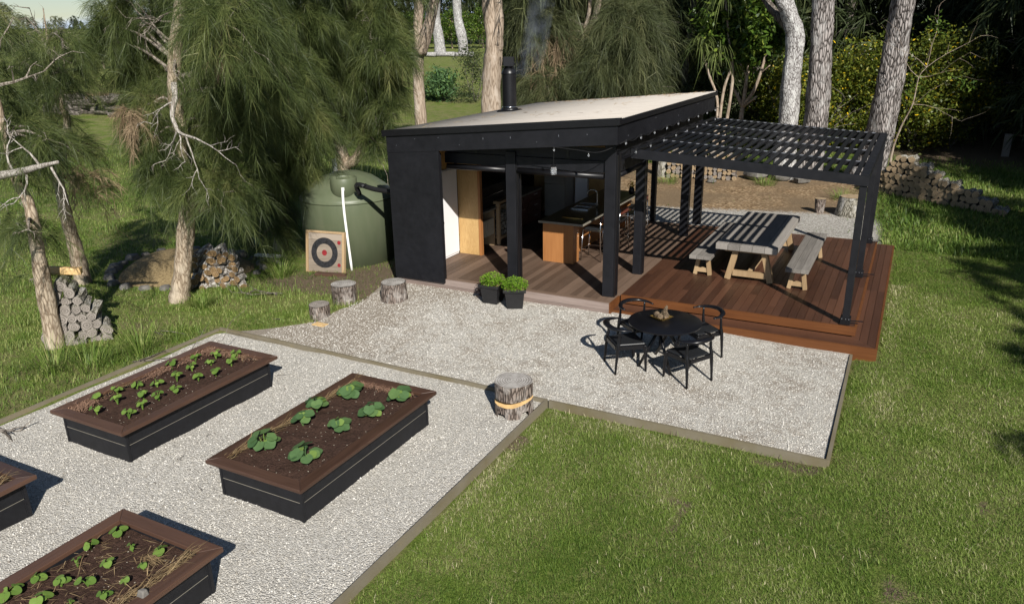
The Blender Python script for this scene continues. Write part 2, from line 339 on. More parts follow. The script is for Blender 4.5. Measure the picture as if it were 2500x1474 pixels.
def mesh_np(name, V, T, tint, mat, parent=None, attrs=None, smooth=False):
    V = np.asarray(V, np.float32).reshape(-1, 3); T = np.asarray(T, np.int32)
    if parent is not None: V = V - np.array(parent.location, np.float32)
    me = bpy.data.meshes.new(name); me.vertices.add(len(V)); me.vertices.foreach_set('co', V.ravel())
    k = T.shape[1]; me.loops.add(T.size); me.loops.foreach_set('vertex_index', T.ravel()); me.polygons.add(len(T))
    me.polygons.foreach_set('loop_start', np.arange(0, T.size, k, dtype=np.int32)); me.polygons.foreach_set('loop_total', np.full(len(T), k, np.int32))
    if smooth: me.polygons.foreach_set('use_smooth', np.ones(len(T), bool))
    ats = dict(attrs or {})
    if tint is not None: ats['tint'] = tint
    for nm, val in ats.items():
        a = me.attributes.new(nm, 'FLOAT', 'POINT'); a.data.foreach_set('value', np.asarray(val, np.float32).ravel())
    me.materials.append(mat); me.update(calc_edges=True)
    return link(bpy.data.objects.new(name, me), parent)

def vnoise(x, y, s, seed=0):
    x = np.asarray(x, float)/s+seed*17.3; y = np.asarray(y, float)/s+seed*9.1
    xi = np.floor(x); yi = np.floor(y); fx = x-xi; fy = y-yi; fx = fx*fx*(3-2*fx); fy = fy*fy*(3-2*fy)
    h = lambda a, b: np.modf(np.abs(np.sin(a*127.1+b*311.7)*43758.5453))[0]
    return (h(xi, yi)*(1-fx)+h(xi+1, yi)*fx)*(1-fy)+(h(xi, yi+1)*(1-fx)+h(xi+1, yi+1)*fx)*fy
def sstep(a, b, x): t = np.clip((np.asarray(x, float)-a)/(b-a), 0, 1); return t*t*(3-2*t)
def smooth_path(pts, n=6):
    P_ = [Vector(p) for p in pts]; P_ = [P_[0]*2-P_[1]]+P_+[P_[-1]*2-P_[-2]]; o = []
    for i in range(1, len(P_)-2):
        for k in range(n):
            t = k/n; a, b, c_, d = P_[i-1], P_[i], P_[i+1], P_[i+2]
            o.append(.5*((2*b)+(c_-a)*t+(2*a-5*b+4*c_-d)*t*t+(3*b-a-3*c_+d)*t**3))
    return o+[P_[-2]]

# ---------------------------------------------------------------- ground and gravel
def xl(y): return np.interp(y, [8.9, 9.1, 9.6, 10.15, 11.0, 12.0, 12.7], [-10.7, -10.6, -10.0, -9.5, -9.45, -9.35, -9.3])
def gz(x, y):   # height of the gravel patio: it rises a little to the cabin
    return .11*sstep(1.0, 4.5, -np.asarray(x, float))*sstep(9.4, 12.4, y)
def lawn_z(x, y):
    x = np.asarray(x, float); y = np.asarray(y, float)
    z = gz(x, y)*sstep(-12.5, -9.5, x)*(1-sstep(13.5, 16, y))
    z = z - .05*sstep(-4.6, -4.15, x)*(1-sstep(9.2, 12.5, y))
    d = np.hypot(x, y); z = z+.045*np.maximum(d-36, 0)**1.0*(1-.35*sstep(60, 160, d))
    bump = (vnoise(x, y, 3.1, 1)-.5)*.10+(vnoise(x, y, .9, 2)-.5)*.03
    return z+bump*sstep(10.8, 12.5, -x)*sstep(-1, 3, y)+(vnoise(x, y, .7, 5)-.5)*.02
def in_gravel(x, y):
    a = (x > -10.86) & (x < -4.2) & (y < 9.06)
    b = (x > xl(y)) & (x < -.42) & (y >= 8.97) & (y < 12.75)
    return a | b
def in_build(x, y): return (x > -9.6) & (x < .0) & (y > 12.55) & (y < 19.4)
def masks(x, y):
    n1 = vnoise(x, y, 1.7, 3); n2 = vnoise(x, y, .6, 4)
    soil = .85*sstep(-13.4, -11.8, x)*(1-sstep(-9.2, -8.6, x))*sstep(10.7, 11.9, y)*(1-sstep(14, 15.5, y))*(.35+.65*n1)
    soil = np.maximum(soil, .75*np.exp(-(((x+18.5)/3.4)**2+((y-17)/1.6)**2)))
    soil = np.maximum(soil, .8*sstep(-16, -13, x)*(1-sstep(-10.5, -9, x))*sstep(13.5, 15, y)*(1-sstep(24, 30, y))*n1*1.2)
    soil = np.maximum(soil, .5*np.exp(-(((x+12.4)/1.3)**2+((y-8.6)/.9)**2)))
    soil = np.maximum(soil, .4*(n1 > .62)*(x < -11)+.62*(vnoise(x, y, 1.1, 9)*.75+.25*vnoise(x, y, .3, 19) > .74)*(x > -4.3)*(y < 9))
    soil = np.maximum(soil, .85*sstep(-6, 1, x)*sstep(31, 36, y)*.8)
    mulch = 1.0*sstep(-12.5, -10.5, x)*(1-sstep(-1.6, -.1, x+.25*(y-24)*.3))*sstep(20.5, 22.6, y)*(1-sstep(30, 31.5, y))
    mulch = np.maximum(mulch, .9*np.exp(-(((x+52)/9.0)**2+((y-38)/4.0)**2)))
    grav = 1.05*sstep(-10.5, -8.5, x)*(1-sstep(-.7, .1, x+.08*(y-20)))*sstep(18.5, 19, y)*(1-sstep(21.6, 24.2, y-.35*(x+5)*0.6))
    return np.clip(soil, 0, 1), np.clip(mulch, 0, 1.1), np.clip(grav, 0, 1.1)
xs = np.concatenate([np.linspace(-420, -70, 22), np.linspace(-66, -24, 60), np.linspace(-23.7, 6, 170), np.linspace(6.6, 30, 30), np.linspace(36, 420, 22)])
ys = np.concatenate([np.linspace(-60, -4, 12), np.linspace(-3, 33, 200), np.linspace(33.6, 62, 50), np.linspace(66, 620, 40)])
X, Y = np.meshgrid(xs, ys); Z = lawn_z(X, Y)-.012
Z = Z-.07*in_gravel(X, Y)-.05*in_build(X, Y)
nx, ny = len(xs), len(ys); idx = np.arange(nx*ny).reshape(ny, nx)
Q = np.stack([idx[:-1, :-1], idx[:-1, 1:], idx[1:, 1:], idx[1:, :-1]], -1).reshape(-1, 4)
ms, mm, mg = masks(X, Y)
o = mesh_np('ground', np.stack([X, Y, Z], -1), Q, None, groundm, None, dict(w_soil=ms, w_mulch=mm, w_gravel=mg), True)
tag(o, kind='structure')
# gravel yard: garden rectangle and patio
def sheet(name, xs, yf, ysn, zf, mat, dirtf):
    n = len(ysn); m = len(xs); V = []; D = []
    for j in ysn:
        x0, x1 = yf(j)
        for i in xs:
            x = x0+(x1-x0)*i; V.append((x, j, float(zf(x, j)))); D.append(dirtf(x, j))
    ii = np.arange(n*m).reshape(n, m)
    q = np.stack([ii[:-1, :-1], ii[:-1, 1:], ii[1:, 1:], ii[1:, :-1]], -1).reshape(-1, 4)
    return tag(mesh_np(name, np.array(V), q, None, mat, None, dict(dirt=D), True), kind='structure')
gbump = lambda x, y: (float(vnoise(x, y, .55, 7))-.5)*.03
sheet('gravel_garden', np.linspace(0, 1, 60), lambda y: (-10.84, -4.22), np.linspace(-3, 9.05, 110), lambda x, y: -.02+gbump(x, y), gravelm, lambda x, y: -.45)
sheet('gravel_patio', np.linspace(0, 1, 90), lambda y: (float(xl(y))+(float(vnoise(0, y, .35, 3))-.5)*.3-.05, -.43), np.linspace(9.06, 12.9, 50), lambda x, y: float(gz(x, y))+gbump(x, y)*.6+.004,
      gravelm, lambda x, y: float(.75*sstep(-6.8, -9.2, x)*.9+.5*sstep(12.0, 12.6, y)*sstep(-5, -8, x)+.12))
# loose stones lying on the sheets (uncountable)
n = 80000; px = np.concatenate([rng.uniform(-10.8, -4.25, n//2), rng.uniform(-10, -.46, n//2)]); py = np.concatenate([rng.uniform(1.0, 9.0, n//2), rng.uniform(9.08, 12.6, n//2)])
keep = in_gravel(px, py); px, py = px[keep], py[keep]
pz = np.where(py < 9.06, -.02, gz(px, py)+.004)+(vnoise(px, py, .55, 7)-.5)*.03*np.where(py < 9.06, 1, .6)
r = rng.uniform(.005, .0125, len(px))*(1+.5*(rng.random(len(px)) > .93)); OCT = np.array([(1, 0, 0), (0, 1, 0), (-1, 0, 0), (0, -1, 0), (0, 0, .7), (0, 0, -.6)])
V = OCT[None]*rng.uniform(.6, 1.25, (len(px), 6, 1)); a = rng.uniform(0, 6.28, len(px)); ca, sa = np.cos(a)[:, None], np.sin(a)[:, None]
V = np.stack([V[..., 0]*ca-V[..., 1]*sa, V[..., 0]*sa+V[..., 1]*ca, V[..., 2]], -1)*r[:, None, None]+np.stack([px, py, pz+r*.25], -1)[:, None]
TO = np.array([(0, 1, 4), (1, 2, 4), (2, 3, 4), (3, 0, 4), (1, 0, 5), (2, 1, 5), (3, 2, 5), (0, 3, 5)])
T = (TO[None]+6*np.arange(len(px))[:, None, None]).reshape(-1, 3)
tag(mesh_np('loose_gravel', V, T, np.repeat(rng.beta(2.2, 1.6, len(px)), 6), stonebit), kind='stuff', label='pale crushed gravel stones strewn over the yard', cat='gravel')

# timber edging boards, each a thing
def board(p, q, w, z0, z1, label):
    m = MB(); p, q = Vector((*p, 0)), Vector((*q, 0)); n_ = max(2, int((q-p).length/1.2))
    d = (q-p).normalized(); x = Vector((-d.y, d.x, 0)); k = n_+1; vs = []
    for i in range(k):
        c_ = p+(q-p)*i/n_; jz = random.uniform(-.008, .008); jx = x*random.uniform(-.006, .006)
        vs += [c_-x*w/2+jx+Vector((0, 0, z0)), c_+x*w/2+jx+Vector((0, 0, z0)), c_+x*w/2+jx+Vector((0, 0, z1+jz)), c_-x*w/2+jx+Vector((0, 0, z1+jz))]
    fs = [(0, 1, 2, 3), tuple(4*(k-1)+i for i in (3, 2, 1, 0))]
    for i in range(n_):
        for a_ in range(4): fs.append((4*i+a_, 4*i+4+a_, 4*i+4+(a_+1) % 4, 4*i+(a_+1) % 4))
    m._add(vs, fs, .5); o = m.build('edging_board', boardw); tag(o, label, 'edging board', 'timber edging boards around the gravel'); return o
board((-10.9, 9.1), (-4.2, 9.02), .04, -.12, .045, 'long greyed edging board dividing the garden gravel from the patio gravel')
board((-4.17, 9.02), (-.4, 8.99), .042, -.16, .04, 'edging board along the patio gravel above the near lawn, ending at the outer corner')
board((-.40, 9.02), (-.42, 12.66), .042, -.16, .035, 'grey edging board running from the outer lawn corner up to the stained deck step')
board((-4.20, 8.98), (-4.20, 1.0), .045, -.2, .05, 'yellowed edging board between garden gravel and near lawn, running out of the bottom edge')
board((-10.9, 9.06), (-10.9, 2.0), .042, -.12, .035, 'mossy edging board along the left grass behind the raised bed of bean seedlings')

def strips(pos, n_, ln, wd, rng_, flat=True, zj=.015):
    """n thin dry strips around each centre: returns verts, tris, tints"""
    V = []; T = []; t = []
    for (x, y, z, sx, sy_, ang, spread) in pos:
        for _ in range(n_):
            px_, py_ = x+rng_.normal(0, sx), y+rng_.normal(0, sy_); a = ang+rng_.normal(0, spread); l_ = ln*rng_.uniform(.5, 1.4)
            d = np.array([math.cos(a), math.sin(a), rng_.normal(0, .22)]); p = np.array([px_, py_, z+abs(rng_.normal(0, zj))]); s = np.array([-d[1], d[0], 0])*wd/2
            k = len(V); mid = p+d*l_*.5+np.array([0, 0, .012*rng_.random()]); V += [p-s, p+s, mid-s, mid+s, p+d*l_]; T += [(k, k+1, k+3), (k, k+3, k+2), (k+2, k+3, k+4)]; t += [rng_.random()]*5
    return V, T, t
# ---------------------------------------------------------------- cabin
ZD = .32
RZ = lambda x: 3.272+.0771*(x+9.5)            # roof surface height: one slope, rising to the right
cab = thing('cabin', 'black open fronted cabin with a cream sloping roof and timber floor', 'cabin', (-7, 16, 0))
m = MB(); x = -9.38
while x < -4.74: m.box(x, x+.134, 12.74, 19.3, .27, ZD); x += .14
m.box(-4.72, -4.6, 12.74, 19.3, .27, ZD+.003, .95); m.box(-9.38, -4.6, 12.62, 12.735, .27, ZD+.002, .9)
m.build('floor_boards', cdeckm, cab)
m = MB(); m.box(-9.38, -4.6, 12.585, 12.62, .19, ZD-.005, .7); m.box(-9.36, -4.6, 12.595, 12.62, .0, .185, .15); m.build('floor_fascia', greyfas, cab)
m = MB(); m.box(-4.6, -4.568, 12.6, 13.1, .0, ZD-.004, .5); m.build('floor_side_board', stain, cab)
m = MB(); m.box(-9.3, -4.7, 12.75, 19.2, -.02, .265, .5); m.build('floor_frame', black, cab)
# roof: corrugated sheet, ribs running down the slope
ysr = np.linspace(12.6, 19.56, 560); V = []; 
for yy in ysr:
    for xx in (-9.42, -7, -4.5): V.append((xx, yy, RZ(xx)+.011*math.sin((yy-12.6)/.09*2*PI)))
ii = np.arange(len(V)).reshape(-1, 3); q = np.stack([ii[:-1, :-1], ii[:-1, 1:], ii[1:, 1:], ii[1:, :-1]], -1).reshape(-1, 4)
ro = mesh_np('roof', V, q, None, roofm, cab, None, True)
md = ro.modifiers.new('thick', 'SOLIDIFY'); md.thickness = .006
m = MB()
def slopebox(m, x0, x1, y0, y1, lo, hi, t=.5): # box following the roof slope
    m.hexa([(x0, y0, RZ(x0)+lo), (x1, y0, RZ(x1)+lo), (x1, y1, RZ(x1)+lo), (x0, y1, RZ(x0)+lo), (x0, y0, RZ(x0)+hi), (x1, y0, RZ(x1)+hi), (x1, y1, RZ(x1)+hi), (x0, y1, RZ(x0)+hi)], t)
slopebox(m, -9.47, -4.46, 12.5, 12.64, -.10, .022); slopebox(m, -4.53, -4.46, 12.64, 19.6, -.095, .0); slopebox(m, -9.47, -4.46, 19.575, 19.63, -.1, .02); slopebox(m, -9.48, -9.42, 12.64, 19.575, -.1, -.016)
m.build('roof_flashing', blackm, cab, bevel=.008)
m = MB(); slopebox(m, -9.385, -4.5, 12.535, 12.58, -.425, -.103); slopebox(m, -4.55, -4.505, 12.583, 19.5, -.425, -.098); slopebox(m, -9.385, -9.345, 12.583, 19.5, -.42, -.1); slopebox(m, -9.385, -4.5, 19.503, 19.55, -.42, -.1)
m.build('fascia_board', black, cab)
m = MB(); slopebox(m, -9.34, -4.56, 12.59, 19.49, -.36, -.33); m.build('ceiling', black, cab)
m = MB(); slopebox(m, -9.375, -8.16, 12.53, 12.58, -2.99, -.43); 
m.v = [(a, b, (.255 if c < 1 else c)) for a, b, c in m.v]; m.build('sliding_panel', black, cab)
m = MB(); m.box(-8.28, -8.18, 12.59, 12.66, ZD+.003, 2.9); m.build('panel_jamb', black, cab)
m = MB()
for k in range(9):
    x = -9.2+.52*k+random.uniform(-.05, .05); zz = RZ(x)-(.15 if k % 3 else .27)-random.uniform(0, .1); m.box(x, x+random.choice((.008, .012)), 12.531, 12.535, zz, zz+random.choice((.01, .012, .035)))
for k in range(4): yy = 13.1+1.6*k; zz = RZ(-4.5)-.15-random.uniform(0, .2); m.box(-4.505, -4.501, yy, yy+.014, zz, zz+.014)
m.build('fascia_fixings', glint, cab)
m = MB()
for k in range(4): x = -9.32+.36*k; m.box(x, x+.008, 12.526, 12.53, .35+.0*k, .358); m.box(x, x+.008, 12.526, 12.53, 1.5, 1.508); m.box(x, x+.008, 12.526, 12.53, 2.6, 2.608)
m.build('panel_fixings', rubber, cab)
# walls
m = MB(); m.box(-9.42, -9.38, 12.6, 19.4, ZD-.3, 2.87); m.build('wall', black, cab)
m = MB(); m.box(-9.38, -7.15, 19.3, 19.34, ZD, 2.87); m.build('back_wall', plym, cab)
m = MB(); m.box(-9.38, -7.12, 19.345, 19.4, ZD-.2, 2.9); m.build('wall', black, cab)
m = MB(); m.box(-8.97, -8.44, 14.5, 14.535, ZD, 2.75); m.build('plywood_panel', plym, cab)
m = MB(); m.box(-8.438, -8.38, 14.48, 14.58, ZD, 2.75, .3); m.build('panel_edge', barwood, cab)
m = MB(); m.box(-9.37, -9.03, 12.7, 14.49, 2.31, 2.8, .2); m.build('bulkhead', plym, cab)
# posts with a slotted blind track
for px_, py_, wd, z1 in ((-6.8, 13.05, .21, 2.95), (-4.76, 13.03, .21, 3.2), (-4.73, 14.62, .17, 2.9), (-4.73, 18.1, .17, 2.9), (-4.75, 19.45, .17, 2.9)):
    m = MB(); h = wd/2; m.box(px_-h, px_+h, py_-h, py_+h, ZD+.002, z1, .5); p = m.build('post', black, cab, bevel=.006)
    m = MB(); m.box(px_+h+.001, px_+h+.028, py_-h+.02, py_-.012, ZD+.004, z1-.2); m.box(px_+h+.001, px_+h+.028, py_+.03, py_+h-.01, ZD+.004, z1-.2); m.build('blind_track', blackm, p)
m = MB(); m.box(-7.17, -7.09, 19.25, 19.4, ZD, 2.87); m.box(-5.95, -5.83, 19.25, 19.4, ZD, 2.87); m.build('door_jamb', black, cab)
m = MB(); m.box(-8.3, -4.66, 12.98, 13.1, 2.655, 2.86); m.build('beam', black, cab)
m = MB(); m.box(-4.79, -4.66, 13.105, 19.4, 2.66, 2.855); m.build('beam', black, cab)
m = MB(); m.box(-9.4, -4.66, 19.3, 19.41, 2.875, 2.98); m.box(-7.1, -4.8, 19.3, 19.4, 2.5, 2.87); m.build('beam', black, cab)
m = MB(); m.box(-8.3, -4.8, 13.0, 13.03, 2.87, 3.1); m.box(-4.76, -4.73, 13.1, 19.4, 2.87, 3.25); m.build('clerestory_panel', black, cab)
m = MB(); m.tube([(-8.25, 12.99, 2.59), (-6.92, 12.99, 2.59)], .055, 12); m.tube([(-6.66, 12.99, 2.59), (-4.9, 12.99, 2.59)], .055, 12); m.tube([(-4.7, 13.2, 2.59), (-4.7, 14.5, 2.59)], .05, 12); m.build('rolled_blind', blackm, cab, True)
for k, (a, b) in enumerate(((-7.6, 2.99), (-5.65, 3.12))):
    m = MB(); m.box(a, a+.05, 12.99, 12.998, 2.87, b); m.build('clerestory_mullion', blackm, cab)
# chimney
FX, FY = -8.72, 16.62; fz = RZ(FX)
ch = thing('chimney_flue', 'black metal flue with a cowl standing on the cream cabin roof', 'chimney', (FX, FY, fz))
m = MB(); m.lathe([(.17, .05), (.17, .86), (.165, .865)], 28, (FX, FY, fz)); m.build('flue_pipe', blackm, ch, 'auto')
m = MB(); m.lathe([(.185, .865), (.185, .885), (.13, .99), (.115, 1.0), (.115, 1.06), (.15, 1.065), (.15, 1.1), (.12, 1.105), (.12, 1.2), (.15, 1.205), (.15, 1.225), (.02, 1.235), (0, 1.235)], 28, (FX, FY, fz)); m.build('cowl', blackm, ch, 'auto')
m = MB(); cz_ = fz+1.145
for k in range(4):
    a = k*PI/2+.45; d = Vector((math.cos(a), math.sin(a), 0)); p = Vector((FX, FY, cz_))+d*.2; t_ = Vector((-d.y, d.x, 0))
    m.beam(p-t_*.12, p+t_*.12, .008, .2)
m.build('wind_baffle', blackm, ch)
m = MB(); s_ = .24; m.hexa([(FX-s_, FY-s_, RZ(FX-s_)+.012), (FX+s_, FY-s_, RZ(FX+s_)+.012), (FX+s_, FY+s_, RZ(FX+s_)+.012), (FX-s_, FY+s_, RZ(FX-s_)+.012), (FX-.2, FY-.2, fz+.045), (FX+.2, FY-.2, fz+.05), (FX+.2, FY+.2, fz+.05), (FX-.2, FY+.2, fz+.045)])
m.lathe([(.22, .03), (.2, .075), (.178, .09)], 24, (FX, FY, fz)); m.build('flashing_boot', blackm, ch, bevel=.01)
m = MB(); m.lathe([(.176, .095), (.176, .12), (.171, .12)], 28, (FX, FY, fz)); m.build('clamp_ring', chrome, ch, True)
# smoke: a thin real volume drifting off the cowl
sm = bpy.data.materials.new('thin_smoke'); sm.use_nodes = True; t_ = sm.node_tree; t_.nodes.remove(t_.nodes['Principled BSDF'])
pvn = t_.nodes.new('ShaderNodeVolumePrincipled'); pvn.inputs['Color'].default_value = (.75, .84, 1, 1)
tcn = t_.nodes.new('ShaderNodeTexCoord'); nn = t_.nodes.new('ShaderNodeTexNoise'); nn.inputs['Scale'].default_value = 3.2; nn.inputs['Detail'].default_value = 4; nn.inputs['Distortion'].default_value = .6
rr = t_.nodes.new('ShaderNodeMapRange'); rr.inputs[1].default_value = .42; rr.inputs[2].default_value = .75; rr.inputs[3].default_value = 0; rr.inputs[4].default_value = .5
t_.links.new(tcn.outputs['Object'], nn.inputs['Vector']); t_.links.new(nn.outputs['Fac'], rr.inputs[0]); t_.links.new(rr.outputs[0], pvn.inputs['Density']); t_.links.new(pvn.outputs[0], t_.nodes['Material Output'].inputs['Volume'])
m = MB(); P0 = Vector((FX, FY, fz+1.2))
m.tube(smooth_path([P0+Vector(v) for v in ((-.02, .1, -.12), (.2, .12, -.2), (.42, .18, -.05), (.55, .3, .4), (.62, .4, 1.0), (.7, .5, 1.6))], 5), [.08, .13, .17, .2, .24, .26, .28, .3, .3, .32]+[.33]*16, 14)
tag(m.build('smoke', sm, None, True), 'thin bluish smoke drifting off the black chimney flue', 'smoke', kind='stuff')

# built-in and loose furniture inside
cu = thing('cupboard', 'white double door cupboard just inside the cabin behind the black panel', 'cupboard', (-9.2, 13.6, ZD))
m = MB(); m.box(-9.37, -8.99, 12.7, 14.49, ZD+.002, 2.3); m.build('carcass', whitem, cu)
for y0, hy in ((13.0, 13.66), (13.745, 13.82)):
    m = MB(); m.box(-8.988, -8.97, y0, y0+.735, ZD+.05, 2.28); dr = m.build('door', whitem, cu)
    m = MB(); m.tube(smooth_path([(-8.97, hy, 1.1), (-8.935, hy, 1.14), (-8.935, hy, 1.2), (-8.97, hy, 1.24)], 4), .007, 6); m.build('handle', chrome, dr, True)
kc = thing('kitchen_counter', 'shaded counter with cream drawers and a black splashback behind the plywood panel', 'counter', (-9, 15.5, ZD))
m = MB(); m.box(-9.36, -8.5, 14.62, 16.3, 1.2, 1.24); m.build('countertop', edgem, kc)
m = MB(); m.box(-9.36, -8.56, 14.65, 14.72, ZD, 1.19); m.box(-9.36, -8.56, 15.4, 15.45, ZD, 1.19); m.box(-9.3, -8.56, 16.2, 16.3, ZD, 1.19); m.box(-9.34, -9.28, 14.7, 16.25, .9, 1.0); m.build('frame', rawwood, kc)
for y0 in (14.74, 15.07): m = MB(); m.box(-8.57, -8.54, y0, y0+.3, .62, 1.0); m.build('drawer', creamm, kc)
m = MB(); m.box(-9.36, -9.3, 14.62, 16.3, 1.245, 2.6); m.build('splashback', black, kc)
sh = thing('firewood_shelf', 'timber shelf of firewood at the dark end of the kitchen counter', 'shelf', (-9, 16.1, ZD))
m = MB(); m.box(-9.2, -8.45, 15.55, 16.15, .45, .5); m.box(-8.53, -8.45, 15.47, 15.54, ZD, 1.3); m.box(-8.53, -8.45, 16.16, 16.2, ZD, 1.3); m.box(-9.2, -8.45, 15.5, 16.2, 1.3, 1.36); m.build('shelf_frame', rawwood, sh)
m = MB()
for k in range(5):
    for j in range(5): m.tube([(-9.1, 15.62+.11*j, .56+.11*k), (-8.5+random.uniform(-.04, .03), 15.62+.11*j, .56+.11*k)], .05, 7)
tag(m.build('firewood', bark_log, sh), kind='stuff')
ov = thing('oven_hood', 'big black oven hood against the left wall of the cabin', 'oven', (-9.1, 15.5, 1.24))
m = MB(); m.box(-9.3, -8.62, 14.85, 16.1, 1.245, 1.75); m.hexa([(-9.3, 14.85, 1.755), (-8.62, 14.85, 1.755), (-8.62, 16.1, 1.755), (-9.3, 16.1, 1.755), (-9.3, 15.2, 2.35), (-9.05, 15.2, 2.35), (-9.05, 15.8, 2.35), (-9.3, 15.8, 2.35)]); m.build('hood', black, ov)
m = MB(); m.tube([(-8.6, 15.05, 1.55), (-8.58, 15.05, 1.55), (-8.58, 15.9, 1.55), (-8.6, 15.9, 1.55)], .012, 6); m.build('handle', chrome, ov)
dc = thing('drawer_cabinet', 'red brown drawer cabinet with a pale top against the left cabin wall', 'cabinet', (-9, 17.4, ZD))
m = MB(); m.box(-9.36, -8.62, 16.6, 18.1, ZD+.1, 1.2); m.build('carcass', drawerm, dc)
m = MB(); m.box(-9.36, -8.57, 16.56, 18.14, 1.2, 1.245); m.build('worktop', edgem, dc)
for k in range(3):
    for y0 in (16.63, 17.38):
        m = MB(); m.box(-8.618, -8.6, y0, y0+.71, ZD+.12+.28*k, ZD+.37+.28*k); d_ = m.build('drawer', drawerm, dc)
        m = MB(); m.tube([(-8.6, y0+.25, .58+.28*k), (-8.57, y0+.25, .58+.28*k), (-8.57, y0+.45, .58+.28*k), (-8.6, y0+.45, .58+.28*k)], .008, 6); m.build('handle', chrome, d_)
fr = thing('fridge', 'dull steel two door fridge by the back plywood wall', 'fridge', (-8.3, 18.9, ZD))
m = MB(); m.box(-8.72, -8.12, 18.62, 19.25, ZD+.04, 2.0); m.build('body', fridgem, fr)
m = MB(); m.box(-8.715, -8.125, 18.57, 18.615, 1.28, 1.99); m.build('door', fridgem, fr); m = MB(); m.box(-8.715, -8.125, 18.57, 18.615, ZD+.06, 1.26); m.build('door', fridgem, fr)
wd = thing('white_panel_door', 'narrow white panel standing beside the steel fridge', 'panel', (-7.85, 19.2, ZD))
m = MB(); m.box(-8.08, -7.72, 19.2, 19.24, ZD+.02, 1.75); m.build('panel', whitem, wd); m = MB(); m.box(-8.1, -7.7, 19.245, 19.27, ZD, 1.78); m.build('backing', fridgem, wd)
bar = thing('bar_counter', 'orange veneer bar counter with an olive top under the cabin roof', 'bar', (-6.5, 16.5, ZD))
m = MB(); m.box(-6.93, -6.21, 14.68, 15.0, ZD+.002, 1.195, .6); m.build('end_panel', barwood, bar)
m = MB(); m.box(-6.92, -6.5, 15.002, 18.3, ZD+.002, 1.195, .5); m.box(-6.92, -6.21, 18.302, 18.45, ZD+.002, 1.195, .6); m.build('body', barwood, bar)
m = MB(); m.box(-6.985, -5.975, 14.605, 18.52, 1.205, 1.242); m.build('countertop', benchm, bar)
m = MB(); m.box(-7.0, -5.96, 14.59, 14.603, 1.197, 1.243); m.box(-5.973, -5.96, 14.605, 18.53, 1.197, 1.243); m.build('edge_trim', edgem, bar)
sk = thing('kitchen_sink', 'double steel sink let into the olive bar top', 'sink', (-6.62, 16.2, 1.243))
m = MB()
for y0 in (15.95, 16.32):
    m.box(-6.82, -6.4, y0, y0+.02, 1.243, 1.262); m.box(-6.82, -6.4, y0+.32, y0+.34, 1.243, 1.262); m.box(-6.82, -6.8, y0+.02, y0+.32, 1.243, 1.262); m.box(-6.42, -6.4, y0+.02, y0+.32, 1.243, 1.262)
m.build('rim', chrome, sk); m = MB(); m.box(-6.8, -6.42, 15.97, 16.27, 1.243, 1.247); m.box(-6.8, -6.42, 16.34, 16.64, 1.243, 1.247); m.build('basin', blackm, sk)
m = MB(); m.tube(smooth_path([(-6.3, 16.28, 1.24), (-6.3, 16.28, 1.55), (-6.33, 16.27, 1.64), (-6.44, 16.26, 1.66), (-6.52, 16.25, 1.6), (-6.53, 16.25, 1.56)], 5), .012, 8); tp = m.build('tap', chrome, sk, True)
m = MB(); m.tube([(-6.3, 16.3, 1.29), (-6.3, 16.38, 1.33)], .009, 6); m.build('lever', chrome, tp)
rl = thing('rolling_pin', 'brass coloured rod lying on the near end of the bar top', 'rod', (-6.4, 15.1, 1.243)); m = MB(); m.tube([(-6.62, 15.02, 1.258), (-6.18, 15.02, 1.258)], .015, 8); m.build('rod', brass, rl, True); m = MB(); m.tube([(-6.18, 15.02, 1.258), (-6.13, 15.02, 1.258)], [.018, .026], 8); m.build('knob', brass, rl, True)
fv = thing('flower_vase', 'yellow flowers in a small dark vase at the far end of the bar', 'vase', (-6.12, 18.2, 1.243))
m = MB(); m.lathe([(.05, 0), (.075, .05), (.07, .12), (.045, .16), (.05, .18)], 14, (-6.12, 18.2, 1.244)); m.build('vase', blackgl, fv, True)
m = MB()
for k in range(26):
    a = random.uniform(0, 6.28); rr_ = random.uniform(0, .11); c_ = (-6.12+rr_*math.cos(a), 18.2+rr_*math.sin(a), 1.46+random.uniform(-.05, .08)); m.lathe([(0, -.012), (.028, 0), (0, .012)], 6, c_)
m.build('blooms', flowery, fv); m = MB()
for k in range(10): a = k*.63; m.tube([(-6.12, 18.2, 1.38), (-6.12+.07*math.cos(a), 18.2+.07*math.sin(a), 1.45)], .004, 4)
m.build('stems', fol_herb, fv)
def make_stool():
    t = thing('bar_stool', 'steel bar stool nearest the front, tucked at the orange bar end', 'bar stool', (0, 0, 0), 0, 'bar stools along the bar')
    m = MB(); m.box(-.19, .19, -.19, .19, .7, .735); m.build('seat', blackseat, t, bevel=.015)
    m = MB(); m.beam((-.2, -.2, .685), (.2, -.2, .685), .02, .03); m.beam((-.2, .2, .685), (.2, .2, .685), .02, .03); m.beam((-.2, -.19, .685), (-.2, .19, .685), .02, .03); m.beam((.2, -.19, .685), (.2, .19, .685), .02, .03); m.build('seat_frame', chrome, t)
    for sx in (-1, 1):
        for sy_ in (-1, 1):
            m = MB(); top = 1.0 if sx == 1 else .69
            m.tube([(sx*.235, sy_*.225, 0), (sx*.2, sy_*.2, .69)]+([(sx*.21, sy_*.19, 1.0)] if sx == 1 else []), .013, 8); m.build('leg', chrome, t, True)
    m = MB(); pts = [(.222, -.215, .25), (-.222, -.215, .25), (-.222, .215, .25), (.222, .215, .25)]
    for k in range(4): m.tube([pts[k], pts[(k+1) % 4]], .009, 6)
    m.build('footrest', chrome, t)
    m = MB(); m.box(.195, .222, -.19, .19, .86, 1.0); m.build('backrest', drawerm, t, bevel=.008); return t
st0 = make_stool(); st0.location = (-5.95, 15.28, ZD+.002)
